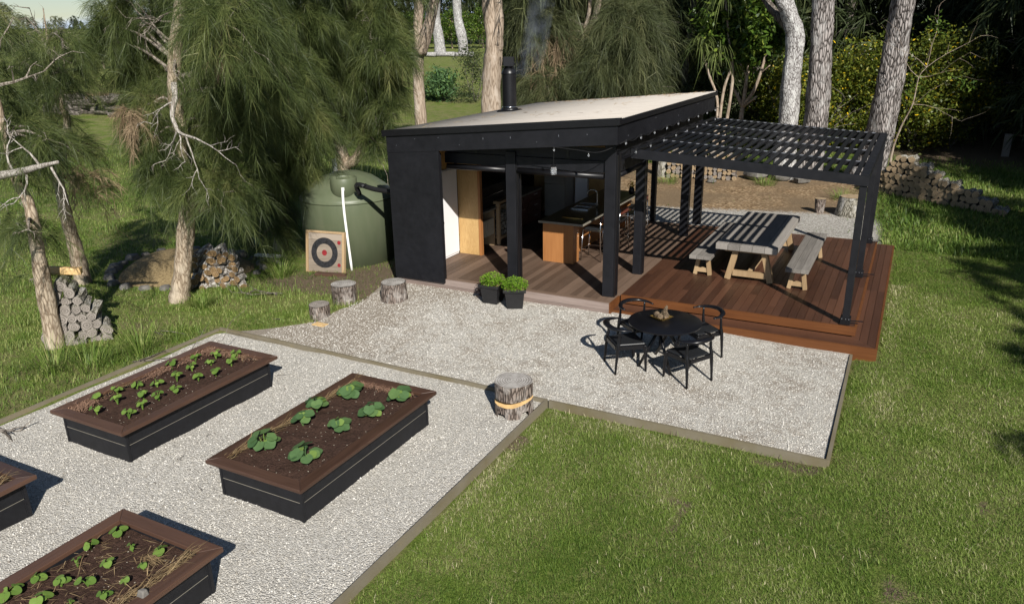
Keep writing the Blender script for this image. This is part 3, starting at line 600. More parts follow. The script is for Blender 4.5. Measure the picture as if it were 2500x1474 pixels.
for k, (sx_, sy_, lb) in enumerate(((-5.82, 16.25, 'steel bar stool second from the front, behind the corner post'), (-5.8, 16.95, 'steel bar stool third from the front, seen between the two black posts'), (-5.78, 17.65, 'steel bar stool farthest back, below the yellow flowers'))):
    c_ = copy_tree(st0); c_.location = (sx_, sy_, ZD+.002); c_.rotation_euler.z = (-.15, .2, .05)[k]; c_['label'] = lb

# ---------------------------------------------------------------- big deck
dk = thing('timber_deck', 'red brown hardwood deck with a wraparound lower step', 'deck', (-2.3, 16, 0))
m = MB(); x = -4.54
def boards(m, x, xe, y0, y1, z0, z1, w=.138):
    while x < xe-.02:
        yb = y0-random.uniform(0, 1.6); x1 = min(x+w-.006, xe)
        while yb < y1:
            a = max(yb, y0); b = min(yb+random.uniform(1.5, 3.2), y1)
            if b-a > .03: m.box(x, x1, a, b-.004, z0, z1, random.random()**1.1*.95)
            yb = b
        x += w
boards(m, -4.565, -.455, 13.19, 19.32, ZD-.035, ZD); m.build('decking_boards', deckm, dk)
m = MB(); m.box(-4.565, -.42, 13.15, 13.186, .165, ZD-.002, .5); m.build('fascia', stain, dk)
m = MB(); m.box(-.452, -.42, 13.188, 19.32, .165, ZD-.002, .6); m.box(-4.565, -.42, 19.325, 19.36, .1, ZD-.002, .4); m.build('side_fascia', stain, dk)
m = MB()
for k in range(3): # front tread, mitred at the corner
    a = .128*k; m.hexa([(-4.565, 12.74+a, .125), (-.09-a*.97, 12.74+a, .125), (-.09-(a+.122)*.97, 12.74+a+.122, .125), (-4.565, 12.74+a+.122, .125), (-4.565, 12.74+a, .16), (-.09-a*.97, 12.74+a, .16), (-.09-(a+.122)*.97, 12.74+a+.122, .16), (-4.565, 12.74+a+.122, .16)], .45+.2*k)
    b = 12.745+a
    m.hexa([(-.212-a, b+.128, .124), (-.09-a, b+.006, .124), (-.09-a, 15.9, .124), (-.212-a, 15.9, .124), (-.212-a, b+.128, .159), (-.09-a, b+.006, .159), (-.09-a, 15.9, .159), (-.212-a, 15.9, .159)], .3+.25*k)
    m.box(-.212-a, -.09-a, 15.905, 19.75, .124, .159, .6-.2*k)
m.build('step_boards', deckm, dk)
m = MB(); m.box(-4.565, -.05, 12.7, 12.735, -.12, .157, .55); m.build('step_fascia', stain, dk)
m = MB(); m.box(-.086, -.05, 12.738, 19.78, -.12, .156, .4); m.box(-.42, -.09, 19.755, 19.79, -.05, .156, .4); m.build('step_side_fascia', stain, dk)
m = MB(); m.box(-4.5, -.47, 13.2, 19.3, .0, ZD-.04, .5); m.box(-4.5, -.12, 12.76, 13.14, -.05, .12, .5); m.box(-.41, -.12, 13.15, 19.7, -.05, .12, .5); m.build('joists', black, dk)

# ---------------------------------------------------------------- pergola
pg = thing('pergola', 'black slatted pergola on square posts over the red brown deck', 'pergola', (-2.5, 16, ZD))
PZ = lambda x: 2.70+.062*(-.6-x)
for yy in (13.28, 16.22, 19.15):
    m = MB(); m.box(-.66, -.548, yy-.056, yy+.056, ZD+.01, PZ(-.6)+.02); p = m.build('post', black, pg, bevel=.005)
    m = MB(); m.box(-.685, -.523, yy-.08, yy+.08, ZD+.002, ZD+.13); p2 = m.build('post_shoe', blackm, p, bevel=.006)
    m = MB()
    for bx in (-.66, -.6, -.55):
        m.tube([(bx, yy-.081, ZD+.11), (bx, yy-.09, ZD+.11)], .008, 6); 
    m.build('bolts', glint, p)
    m = MB(); m.tube([(-.53, yy-.02, ZD+.07), (-.33, yy-.02, ZD+.085)], .011, 6); m.tube([(-.53, yy-.05, ZD+.05), (-.4, yy-.05, ZD+.05)], .009, 6); m.build('anchor_rod', blackm, p)
def pbeam(m, y0, y1, lo, hi, x0=-4.48, x1=-.53): m.hexa([(x0, y0, PZ(x0)+lo), (x1, y0, PZ(x1)+lo), (x1, y1, PZ(x1)+lo), (x0, y1, PZ(x0)+lo), (x0, y0, PZ(x0)+hi), (x1, y0, PZ(x1)+hi), (x1, y1, PZ(x1)+hi), (x0, y1, PZ(x0)+hi)], .5)
m = MB(); pbeam(m, 13.2, 13.26, -.02, .14); m.build('front_beam', black, pg)
m = MB(); pbeam(m, 19.16, 19.22, -.02, .135); m.build('back_beam', black, pg)
m = MB(); m.box(-.67, -.54, 13.265, 19.155, PZ(-.6)+.025, PZ(-.6)+.155); m.build('side_beam', black, pg)
m = MB(); m.box(-4.49, -4.41, 13.265, 19.155, PZ(-4.45)-.02, PZ(-4.45)+.12); m.build('ledger', black, pg)
PUR = (14.72, 16.2, 17.68)
for yy in PUR:
    m = MB(); pbeam(m, yy-.025, yy+.025, .04, .125, -4.405, -.675); m.build('purlin', black, pg)
m = MB(); ticks_ = MB(); nsl = 24; sp_ = (4.36-.73)/(nsl-1)
for k in range(nsl):
    x = -4.36+sp_*k
    for a_, b_ in zip((13.265,)+PUR, PUR+(19.15,)):
        m.hexa([(x-.036, a_+.004, PZ(x)+.118), (x+.036, a_+.004, PZ(x)+.118), (x+.036, b_-.004, PZ(x)+.118), (x-.036, b_-.004, PZ(x)+.118), (x-.036, a_+.004, PZ(x)+.149), (x+.036, a_+.004, PZ(x)+.143), (x+.036, b_-.004, PZ(x)+.143), (x-.036, b_-.004, PZ(x)+.149)], .5)
    if k:
        for yy in PUR+(19.14,): ticks_.box(x-sp_+.04, x-.04, yy-.014, yy+.014, PZ(x)+.126, PZ(x)+.146)  # pale boxes added in the slat gaps to paint sunlit purlin tops
m.build('slats', slatm, pg); ticks_.build('lit_purlin_tops', glint, pg)

V, T, t_ = strips([(-9.3+.2*k, 19.3-.02*k % .3, RZ(-9.3+.2*k)+.01, .3, .25, random.uniform(0, 3), .8) for k in range(2, 24)]+[(-7.2+random.uniform(-2, 2.6), 13+6*random.random(), 0, .2, .2, random.uniform(0, 3), .8) for k in range(12)], 7, .14, .007, np.random.default_rng(3))
V = [np.array([v[0], v[1], RZ(v[0])+.014+.004*(i % 5)]) for i, v in enumerate(V)]; tag(mesh_np('fallen_needles', V, T, t_, strawm), 'dry fallen needles scattered over the cream roof and along its back edge', 'leaf litter', kind='stuff')
# festoon lights
fs = thing('string_light', 'festoon string of small clear bulbs hung along the right roof fascia', 'string lights', (-4.44, 16, 3.2))
m = MB(); pts = []; bul = []
for k in range(9):
    yy = 12.75+.82*k; pts += [(-4.42, yy, 3.3-.0), (-4.42, yy+.41, 3.24)]; bul.append((-4.42, yy, 3.3))
m.tube(smooth_path(pts, 3), .008, 5)
pts2 = []
for k in range(8):
    yy = 12.95+.84*k; pts2 += [(-4.3, yy, 3.13), (-4.3, yy+.42, 3.09)]; bul.append((-4.3, yy, 3.13))
m.tube(smooth_path(pts2, 3), .007, 5)
pf = [(-4.42, 12.75, 3.28), (-4.8, 12.5, 3.1), (-5.2, 12.47, 3.12), (-5.62, 12.47, 3.15), (-5.9, 12.47, 3.17)]; m.tube(smooth_path(pf, 4), .007, 5); bul += [(-5.0, 12.47, 3.1), (-5.66, 12.46, 3.16)]
m.build('cable', rubber, fs)
for p in bul:
    m = MB(); m.lathe([(0, -.09), (.013, -.084), (.02, -.068), (.017, -.046), (.012, -.038)], 10, p); b_ = m.build('bulb', lamp_glass, fs, True)
    m = MB(); m.lathe([(.017, -.042), (.019, -.01), (.006, 0)], 8, p); m.build('socket', rubber, b_)
hl = thing('hanging_lantern', 'clear glass jar lantern hanging on a wire from the front fascia', 'lantern', (-5.66, 12.45, 2.75))
m = MB(); m.tube([(-5.66, 12.45, 3.05), (-5.66, 12.45, 2.84)], .004, 5); m.build('wire', rubber, hl)
m = MB(); m.lathe([(0, -.02), (.05, -.015), (.058, .03), (.055, .1), (.04, .125)], 16, (-5.66, 12.45, 2.68)); m.build('glass_jar', lamp_glass, hl, True)
m = MB(); m.lathe([(.043, .12), (.043, .15), (0, .16)], 14, (-5.66, 12.45, 2.68)); m.build('cap', blackm, hl)

# ---------------------------------------------------------------- table and benches on the deck
tb = thing('dining_table', 'long weathered grey plank table under the black pergola', 'table', (-2.6, 16.4, ZD))
m = MB()
for k in range(5): m.box(-3.21+.236*k, -3.21+.236*k+.231, 14.86+random.uniform(-.008, .008), 18.02+random.uniform(-.01, .01), .955, 1.07+random.uniform(-.002, .003), random.random())
m.build('tabletop', oldwood, tb, bevel=.006)
def aleg(m, x0, x1, y, z1, wid=.11, dep=.11): m.beam((x0, y, ZD+.003), (x1, y, z1), wid, dep, (0, 1, 0))
for yy in (15.05, 17.8):
    for s_, a, b in ((-1, -2.97, -2.83), (1, -2.13, -2.3)):
        m = MB(); aleg(m, a, b, yy, .953, .115, .12); m.build('leg', rawwood, tb, bevel=.004)
    m = MB(); m.box(-2.87, -2.2, yy-.04, yy+.04, .40, .51); m.build('cross_rail', rawwood, tb)
    m = MB(); m.box(-3.05, -2.12, yy-.05, yy+.05, .90, .952); m.build('top_bearer', rawwood, tb)
m = MB(); m.box(-2.6, -2.52, 15.1, 17.75, .43, .50); m.build('long_rail', rawwood, tb)
def bench(x0, x1, y0, y1, label):
    t = thing('bench', label, 'bench', ((x0+x1)/2, (y0+y1)/2, ZD), 0, 'grey plank benches beside the long table'); m = MB(); wdt = (x1-x0)/3
    for k in range(3): m.box(x0+wdt*k, x0+wdt*(k+1)-.004, y0+random.uniform(-.006, .006), y1, .715, .79+random.uniform(-.002, .002), random.random())
    m.build('seat', oldwood, t, bevel=.005); xm = (x0+x1)/2
    for yy in (y0+.3, y1-.35):
        for s_ in (-1, 1):
            m = MB(); m.beam((xm+s_*.15, yy, ZD+.003), (xm+s_*.085, yy, .713), .075, .09, (0, 1, 0)); m.build('leg', rawwood, t, bevel=.003)
        m = MB(); m.box(xm-.11, xm+.11, yy-.03, yy+.03, .38, .47); m.build('cross_rail', rawwood, t)
    return t
bench(-3.71, -3.27, 14.8, 17.95, 'grey plank bench on the cabin side of the long table, half in slat shadow')
bench(-1.82, -1.4, 14.6, 17.72, 'sunlit grey plank bench on the lawn side of the long table')

# ---------------------------------------------------------------- round table and four chairs on the gravel
TX, TY = -3.06, 10.93; tz = float(gz(TX, TY))
rt = thing('round_table', 'round black cafe table on crossed legs on the gravel patio', 'table', (TX, TY, tz))
m = MB(); m.lathe([(0, .705), (.50, .705), (.565, .72), (.57, .74), (.56, .745), (0, .745)], 56, (TX, TY, tz)); m.build('tabletop', blackgl, rt, 'auto')
for k in range(4):
    a = k*PI/2+.6; ca_, sa_ = math.cos(a), math.sin(a)
    m = MB(); m.tube([(TX+.40*ca_, TY+.40*sa_, tz), (TX-.02*ca_+.12*sa_, TY-.02*sa_-.12*ca_, tz+.703)], [.022, .03], 8); m.build('leg', blackgl, rt, True)
m = MB(); m.lathe([(.09, .66), (.16, .702), (.16, .704)], 16, (TX, TY, tz)); m.build('hub', blackgl, rt)
def make_chair():
    t = thing('elbow_chair', '', 'chair', (0, 0, 0), 0, 'black elbow chairs round the cafe table')
    # seat, local +x is forward
    m = MB(); m._add([(-.22, -.2, .44), (.23, -.25, .44), (.23, .25, .44), (-.22, .2, .44), (-.22, -.2, .468), (.23, -.25, .475), (.23, .25, .475), (-.22, .2, .468)], MB.BF, .5); m.build('seat', blackseat, t, bevel=.02)
    m = MB(); m.beam((.225, -.24, .41), (.225, .24, .41), .022, .06); m.beam((-.23, -.2, .41), (-.23, .2, .41), .022, .06); m.beam((-.23, -.22, .41), (.22, -.245, .41), .022, .06); m.beam((-.23, .22, .41), (.22, .245, .41), .022, .06); m.build('seat_rail', blackgl, t)
    for s_ in (-1, 1):
        m = MB(); m.tube(smooth_path([(.25, s_*.262, 0), (.24, s_*.258, .2), (.225, s_*.25, .40), (.22, s_*.25, .44)], 3), [.017, .019, .021, .023, .025, .026, .027, .027, .027, .025], 8); m.build('leg', blackgl, t, True)
        m = MB(); m.tube(smooth_path([(-.25, s_*.255, 0), (-.22, s_*.25, .4), (-.20, s_*.245, .52), (-.19, s_*.24, .715)], 4), [.017, .019, .022, .025, .027, .027, .027, .026, .024, .021, .019, .017, .016], 8); m.build('leg', blackgl, t, True)
    pts = smooth_path([(-.02, .285, .715), (-.15, .27, .722), (-.27, .17, .735), (-.315, 0, .745), (-.27, -.17, .735), (-.15, -.27, .722), (-.02, -.285, .715)], 5)
    rd = [.019+.030*math.sin(PI*k/(len(pts)-1))**1.3 for k in range(len(pts))]
    m = MB(); m.tube(pts, rd, 10, squash=.62); m.build('back_rail', blackgl, t, True)
    return t
ch0 = make_chair()
CH = [((-3.59, 10.63), .70, 'black elbow chair at the front left of the cafe table, nearest the stumps'), ((-2.575, 10.62), 2.60, 'black elbow chair at the front right of the cafe table, nearest the lawn edge'),
      ((-3.62, 11.38), -.62, 'black elbow chair at the back left of the cafe table'), ((-2.64, 11.6), -2.3, 'black elbow chair at the back right of the cafe table, against the deck step')]
for k, ((x, y), rz, lb) in enumerate(CH):
    c_ = ch0 if k == 0 else copy_tree(ch0); c_.location = (x, y, float(gz(x, y))); c_.rotation_euler.z = rz; c_['label'] = lb
bx, by, bz = -3.13, 10.98, tz+.746
bo = thing('pine_cone_bowl', 'shallow square wooden bowl of pine cones on the round black table', 'bowl', (bx, by, bz))
m = MB(); ang = [.35+k*PI/2 for k in range(4)]; outer = [(bx+.19*math.cos(a), by+.17*math.sin(a)) for a in ang]; inn = [(bx+.11*math.cos(a), by+.10*math.sin(a)) for a in ang]; ini = [(bx+.172*math.cos(a), by+.152*math.sin(a)) for a in ang]; inb = [(bx+.1*math.cos(a), by+.09*math.sin(a)) for a in ang]
V = [(x, y, bz+.001) for x, y in inn]+[(x, y, bz+.055) for x, y in outer]+[(x, y, bz+.055) for x, y in ini]+[(x, y, bz+.012) for x, y in inb]
Fc = [(3, 2, 1, 0), (12, 13, 14, 15)]
for a in range(4):
    b = (a+1) % 4; Fc += [(a, b, 4+b, 4+a), (4+a, 4+b, 8+b, 8+a), (8+a, 8+b, 12+b, 12+a)]
m._add(V, Fc, .5); m.build('bowl', brass, bo)
conem = plain('pine_cone_scales', (.2, .15, .10), .8, .2, 0, .5, 30, .5)
def cone(name, loc, axis, r, ln):
    m = MB(); ax = Vector(axis).normalized(); x = ax.orthogonal().normalized(); y = ax.cross(x); c0 = Vector(loc)
    for k in range(70):
        t = k/70; a = k*2.4; rr_ = r*math.sin(PI*(.08+.86*t))**.7; p = c0+ax*(t-.5)*ln; d = x*math.cos(a)+y*math.sin(a); s_ = d.cross(ax)
        tip = p+d*rr_*1.15+ax*.012; b1 = p+d*rr_*.5+s_*r*.3; b2 = p+d*rr_*.5-s_*r*.3; m._add([b1, b2, tip+s_*.006, tip-s_*.006, p+d*rr_*.5+ax*.02], [(0, 1, 2, 3), (1, 0, 4), (0, 3, 4), (3, 2, 4), (2, 1, 4)], random.random())
    o = m.build(name, conem); return o
CN = [((bx-.075, by-.02, bz+.07), (.3, .2, .9), .05, .09), ((bx+.02, by+.05, bz+.085), (.8, .1, .5), .052, .1), ((bx+.075, by-.03, bz+.075), (.1, .8, .4), .05, .09), ((bx-.01, by-.06, bz+.065), (.9, -.3, .2), .045, .09), ((bx+.045, by+.03, bz+.15), (.2, .4, .8), .03, .13)]
for k, a in enumerate(CN): tag(cone('pine_cone', *a), 'brown pine cone lying in the shallow bowl on the round table' if k < 4 else 'slender pine cone standing upright on top of the others in the bowl', 'pine cone', 'pine cones in the bowl')

# ---------------------------------------------------------------- raised beds and seedlings
BW, BL, BH = 1.44, 2.68, .47
def bed(x0, y0, label, straw):
    b = thing('raised_bed', label, 'raised bed', (x0+BW/2, y0+BL/2, -.02), 0, 'black raised beds with dark timber rims')
    x1, y1 = x0+BW, y0+BL; i = .1; m = MB(); h1 = .21
    a, c_, d, e = x0+i, x1-i, y0+i, y1-i
    for z0, z1 in ((-.06, h1-.004), (h1+.004, BH-.055)):
        m.box(a, c_, d, d+.045, z0, z1); m.box(a, c_, e-.045, e, z0, z1); m.box(a, a+.045, d+.046, e-.046, z0, z1); m.box(c_-.045, c_, d+.046, e-.046, z0, z1)
    m.build('sleeper_walls', bedblack, b, bevel=.004)
    m = MB(); m.box(a+.004, c_-.004, d+.002, d+.03, h1-.0035, h1+.0035); m.box(a+.004, c_-.004, e-.03, e-.002, h1-.0035, h1+.0035); m.box(a+.002, a+.03, d+.04, e-.04, h1-.0035, h1+.0035); m.box(c_-.03, c_-.003, d+.04, e-.04, h1-.0035, h1+.0035); m.build('joint_line', edgem, b)
    m = MB()
    for cx_ in (a-.006, c_-.03): m.box(cx_, cx_+.036, d-.006, d+.03, -.05, BH-.06); m.box(cx_, cx_+.036, e-.03, e+.006, -.05, BH-.06)
    m.build('corner_trim', bedblack, b)
    wr = .15
    for ax in (0, 1):
        for sd in (0, 1):
            m = MB(); zz0, zz1 = BH-.05, BH
            if ax == 0: yy0, yy1 = (y0, y0+wr) if sd == 0 else (y1, y1-wr); q = [(x0+.001, yy0), (x1-.001, yy0), (x1-wr, yy1), (x0+wr, yy1)]
            else: xx0, xx1 = (x0, x0+wr) if sd == 0 else (x1, x1-wr); q = [(xx0, y0+.001), (xx0, y1-.001), (xx1, y1-wr), (xx1, y0+wr)]
            n_ = len(q); t_ = random.random(); m._add([(x, y, zz0) for x, y in q]+[(x, y, zz1+random.uniform(-.003, .003)) for x, y in q], [(3, 2, 1, 0), (4, 5, 6, 7)]+[(k, (k+1) % 4, 4+(k+1) % 4, 4+k) for k in range(4)], t_)
            m.build('rim_board', rimm if ax == 0 else rimy, b, bevel=.006)
    # soil
    gx = np.linspace(x0+.13, x1-.13, 30); gy = np.linspace(y0+.13, y1-.13, 56); GX, GY = np.meshgrid(gx, gy)
    GZ = .395+(vnoise(GX, GY, .35, 3)-.5)*.04+(vnoise(GX, GY, .09, 4)-.5)*.025
    ii = np.arange(GX.size).reshape(GX.shape); q = np.stack([ii[:-1, :-1], ii[:-1, 1:], ii[1:, 1:], ii[1:, :-1]], -1).reshape(-1, 4)
    mesh_np('soil', np.stack([GX, GY, GZ], -1), q, None, soilm, b, None, True)
    lr = np.random.default_rng(int(abs(x0*100+y0*10)))
    for nm, mat, pos, nn_, ln, wdt, zj in straw(x0, y0, x1, y1):
        V, T, t = strips(pos, nn_, ln, wdt, lr, zj=zj); tag(mesh_np(nm, V, T, t, mat, b), kind='stuff')
    return b
def straw_b1(x0, y0, x1, y1):
    return [('coco_mulch', dirtstraw, [(x0+.22, y0+.35, .42, .05, .12, 0, 2), (x0+.2, y0+.3, .42, .06, .1, 0, 2), (x0+.22, y0+1.5, .42, .04, .16, 0, 2), (x0+.3, y1-.25, .42, .14, .05, 0, 2), (x0+.75, y1-.2, .42, .25, .04, 0, 2), (x0+.24, y1-.5, .42, .05, .2, 0, 2)], 420, .05, .007, .025),
            ('dry_straw', strawm, [(x0+.25+.2*k, y1-.2, .43, .12, .04, 0, 1) for k in range(5)]+[(x0+.2, y0+.7+.1*k, .43, .03, .1, 1.5, .5) for k in range(4)], 12, .14, .006, .02)]
def straw_b2(x0, y0, x1, y1):
    return [('dry_straw', strawm, [(x0+.17, y0+.2+.11*k, .425, .02, .06, 1.5, .3) for k in range(22)], 20, .17, .006, .025),
            ('coco_mulch', dirtstraw, [(x0+.3+.08*k, y1-.19, .42, .05, .025, 0, 1.4) for k in range(11)], 60, .06, .006, .02)]
def straw_b3(x0, y0, x1, y1):
    return [('dry_straw', strawm, [(x1-.22, y1-.2-.1*k, .43, .035, .07, 1.4, .35) for k in range(24)], 17, .15, .006, .03),
            ('loose_straw', strawm, [(x0+.25+.16*i, y0+.3+.24*j, .42, .07, .1, .5, .8) for i in range(7) for j in range(9)], 7, .12, .005, .012),
            ('straw_wisp', strawm, [(x1-.55, y1-.42, .42, .05, .05, .3, .6)], 45, .16, .005, .02)]
def straw_b4(x0, y0, x1, y1): return [('dry_straw', strawm, [(x1-.3, y1-.25, .43, .1, .1, 1.4, 1)], 60, .15, .006, .03)]
bed(-9.625, 5.13, 'raised bed at the left grass edge planted with rows of small bean seedlings', straw_b1)
bed(-6.745, 5.14, 'raised bed in the middle of the gravel with eight large leafed pumpkin plants', straw_b2)
bed(-6.745, 1.40, 'raised bed at the bottom edge with young seedlings and straw along its right rim', straw_b3)
bed(-9.65, 1.40, 'raised bed cut off by the left picture edge, mostly out of view', straw_b4)
tag(MB().hexa([(-5.47, 3.25, .453), (-5.38, 3.25, .453), (-5.38, 3.33, .453), (-5.47, 3.33, .453), (-5.455, 3.27, .53), (-5.39, 3.275, .52), (-5.395, 3.32, .525), (-5.45, 3.325, .515)]).build('stone', stonem, bevel=.012), 'small pale stone lying on the right rim of the bottom bed', 'stone')

def leafdisc(m, c, nrm, r, head, lobes=5, notch=.35, tint=None, cup=.2):
    nrm = Vector(nrm).normalized(); h = Vector(head); h = (h-nrm*h.dot(nrm)).normalized(); s_ = nrm.cross(h); n_ = 18; pts = []
    for k in range(n_):
        a = 2*PI*k/n_; rr_ = r*(1-.10*(1-math.cos(lobes*a))*.5)*(1-notch*max(0, math.cos(a-PI))**6); pts.append(Vector(c)+(h*math.cos(a)+s_*math.sin(a))*rr_+nrm*cup*r*(.5*math.sin(lobes*a+1)*.25+.35*abs(math.sin(a))))
    m._add([Vector(c)]+pts, [(0, 1+k, 1+(k+1) % n_) for k in range(n_)], random.random() if tint is None else tint)
ORD = ['first', 'second', 'third', 'fourth', 'fifth', 'sixth', 'seventh', 'eighth', 'ninth', 'tenth', 'eleventh', 'twelfth', 'thirteenth', 'fourteenth', 'fifteenth']
def seedling(name, loc, r, n_, ht, mat, label, cat, grp, tmax=.8, lobes=5):
    t = thing(name, label, cat, loc, 0, grp); m = MB(); s_ = MB()
    for k in range(n_):
        a = k*2.4+random.uniform(-.4, .4)+loc[0]*7; hh = ht*random.uniform(.55, 1.05); el = r*random.uniform(.75, 1.35)*(1 if k else .5); d = Vector((math.cos(a), math.sin(a), 0)); c_ = Vector(loc)+d*el+Vector((0, 0, hh))
        old = k < max(1, n_//4); leafdisc(m, c_, Vector((0, -.25, 1))+d*random.uniform(.2, .7), r*random.uniform(.7, 1.05)*(.8 if old else 1), d, lobes, .35, .95 if (old and n_ > 4) else random.uniform(.1, tmax))
        s_.tube([Vector(loc)-Vector((0, 0, .01)), Vector(loc)+d*el*.3+Vector((0, 0, hh*.6)), c_-d*r*.5], [.007, .006, .004], 5)
    m.build('leaves', mat, t); s_.build('stems', mat, t); return t
PUM = [(-6.37, 5.70, .105, 8), (-5.74, 5.70, .105, 8), (-6.37, 6.36, .072, 7), (-5.85, 6.42, .085, 7), (-6.48, 6.74, .085, 8), (-6.34, 7.26, .095, 9), (-5.72, 6.92, .085, 7), (-5.64, 7.42, .1, 8)]
PL = ['nearest the left front corner of its bed', 'nearest the right front corner of its bed', 'small, second from front on the left side', 'second from front on the right side of its bed', 'third from front against the straw on the left rim', 'in the back row at the left of its bed', 'third from the front along the right rim', 'in the back right corner of its bed']
for (x, y, r, n_), lb in zip(PUM, PL): seedling('pumpkin_plant', (x, y, .405), r*1.02, n_+3, .17, fol_pump, 'pumpkin plant with broad lobed leaves, '+lb, 'plant', 'pumpkin plants in the middle bed')
B1 = [(-9.30, 7.22), (-9.09, 7.43), (-8.80, 7.58), (-9.40, 6.87), (-9.06, 6.95), (-8.94, 7.2), (-8.66, 7.33), (-8.97, 6.60), (-8.70, 6.75), (-8.60, 6.98), (-9.27, 6.17), (-9.05, 6.33), (-8.62, 6.30), (-9.42, 5.66), (-9.37, 5.93), (-8.90, 5.99), (-9.08, 5.42), (-9.10, 5.74), (-8.58, 5.52), (-8.65, 5.78), (-8.68, 6.06)]
srt = sorted(range(len(B1)), key=lambda k: -B1[k][1])
for r_, k in enumerate(srt):
    x, y = B1[k]; row = 'back' if r_ < 7 else ('middle' if r_ < 14 else 'front'); grp_ = [q for q in srt[(0 if r_ < 7 else 7 if r_ < 14 else 14):(7 if r_ < 7 else 14 if r_ < 14 else 21)]]; o_ = sorted(grp_, key=lambda q: B1[q][0]).index(k)
    seedling('bean_seedling', (x, y, .405), .046, 5, .12, fol_bean, 'bean seedling in the %s third of the left bed, %s from the left' % (row, ORD[o_]), 'plant', 'bean seedlings in the left bed', .9, 3)
B3 = [(-6.471, 3.80, .06, 4), (-6.53, 3.55, .055, 4), (-6.13, 3.71, .03, 3), (-5.84, 3.80, .055, 4), (-6.40, 3.33, .03, 3), (-6.12, 3.45, .05, 4), (-5.79, 3.57, .05, 3), (-6.52, 3.03, .05, 5), (-6.28, 3.09, .055, 4), (-6.06, 3.20, .065, 3), (-5.76, 3.36, .035, 4), (-6.56, 2.80, .075, 5), (-6.22, 2.86, .07, 4), (-5.76, 3.15, .05, 5), (-5.93, 2.95, .03, 3)]
B3L = ['at the back left corner', 'second along the left rim', 'thin and two leafed in the back row', 'nearest the back right corner', 'thin and wilted, third along the left rim', 'in the middle of the second row', 'second along the right straw', 'fourth along the left rim', 'left of centre in the third row', 'broad leafed, at the centre of the third row', 'tiny, beside the right straw in the third row', 'largest, fifth along the left rim', 'broad leafed, in the front row in view', 'beside the grey stone on the right', 'tiny, in the front row in view']
for (x, y, r, n_), lb in zip(B3, B3L): seedling('young_seedling', (x, y, .405), r*.85, n_, .075, fol_bean, 'green seedling in the bottom bed, '+lb, 'plant', 'seedlings in the bottom bed', .8, 3)

# ---------------------------------------------------------------- stumps, pots, tank, target
def rough_log(m, prof, c, seg=40, jig=.03, capmi=1, rid=.035):
    k0 = len(m.v); m.lathe(prof, seg, c, .5, 0, jig)
    # furrows
    nr = len(prof); ph = [random.random() for _ in range(seg)]
    for i in range(nr):
        for k in range(seg):
            x, y, z = m.v[k0+i*seg+k]; f = 1+rid*(ph[k]-.5)*(1 if 0 < i else .6); m.v[k0+i*seg+k] = (c[0]+(x-c[0])*f, c[1]+(y-c[1])*f, z+random.uniform(-.004, .004)*(0 < i < nr-1))
def stump(x, y, r, h, label, top=end_grey, bark=bark_stump, z=None, name='log_stump', r2=None):
    z = float(lawn_z(x, y)) if z is None else z; t = thing(name, label, 'stump', (x, y, z), 0, 'cut log stumps')
    m = MB(); r2 = r2 or r; rough_log(m, [(r*1.03, -.03)]+[(r+(r2-r)*k/5, h*k/5-.012*(k == 5)) for k in range(1, 6)], (x, y, z)); m.f.pop(); m.mi.pop(); m.build('bark', bark, t, 'auto')
    m = MB(); n_ = 40; ph = random.uniform(0, 6); m._add([(x, y, z+h+.004)]+[(x+r2*.985*(1+.03*math.sin(2*k*2*PI/n_+ph))*math.cos(2*PI*k/n_), y+r2*.985*(1+.03*math.sin(2*k*2*PI/n_+ph))*math.sin(2*PI*k/n_), z+h-.006) for k in range(n_)], [(0, 1+k, 1+(k+1) % n_) for k in range(n_)], .5)
    m.build('cut_top', top, t); return t
stump(-9.72, 11.24, .245, .40, 'upright grey log stump between the target board and the gravel', z=.03)
stump(-8.80, 11.66, .265, .37, 'pale grey log stump standing on the gravel beside the black panel', z=.1, r2=.245)
stump(-9.62, 10.38, .20, .31, 'shorter dark log stump at the left edge of the patio gravel', end_dark, z=-.02)
stump(-2.17, 23.62, .13, .42, 'small upturned stump beside the bigger one behind the deck', end_fresh, name='log_stump', r2=.16, z=0)
stump(-1.32, 23.6, .40, .55, 'wide stump with flared foot behind the deck corner', end_fresh, bark_log, name='log_stump', r2=.33, z=0)
m = MB(); m.box(-9.48, -9.2, 9.97, 10.13, 0, .03); tag(m.build('wood_offcut', freshcut, bevel=.005), 'flat tan wood offcut lying at the foot of the dark stump', 'offcut')
# seat log with a chain-sawn notch
NX, NY = -4.52, 8.58
lg = thing('notched_log', 'thick bark covered log seat with a bright sawn notch by the edging corner', 'stump', (NX, NY, -.02), 0, 'cut log stumps')
m = MB(); n_ = 48; rb = .275; jj = [1+.025*math.sin(3*2*PI*k/n_)+.02*math.sin(5*2*PI*k/n_+1)+random.uniform(-.018, .018) for k in range(n_)]
def ringz(z, sc, tilt=0): return [(NX+rb*sc*jj[k]*math.cos(2*PI*k/n_), NY+rb*sc*jj[k]*math.sin(2*PI*k/n_), z+tilt*(-math.sin(2*PI*k/n_)*.75-math.cos(2*PI*k/n_)*.1)) for k in range(n_)]
for (za, zb, sa_, sb_, ta, tb_) in ((-.05, .22, 1.0, .98, 0, -.085), (.262, .47, .97, .965, -.03, 0)):
    a, b = ringz(za, sa_, ta), ringz(zb, sb_, tb_); mid = [((p[0]+q[0])/2*1.0, (p[1]+q[1])/2, (p[2]+q[2])/2) for p, q in zip(a, b)]
    if za < 0:  # broken foot with gaps
        a = [(x, y, z+(.10 if (k in (33, 34, 35, 36)) else (.13 if k in (43, 44, 45, 46) else 0))) for k, (x, y, z) in enumerate(a)]
    m._add(a+mid+b, [(i*n_+k, i*n_+(k+1) % n_, (i+1)*n_+(k+1) % n_, (i+1)*n_+k) for i in range(2) for k in range(n_)], .5)
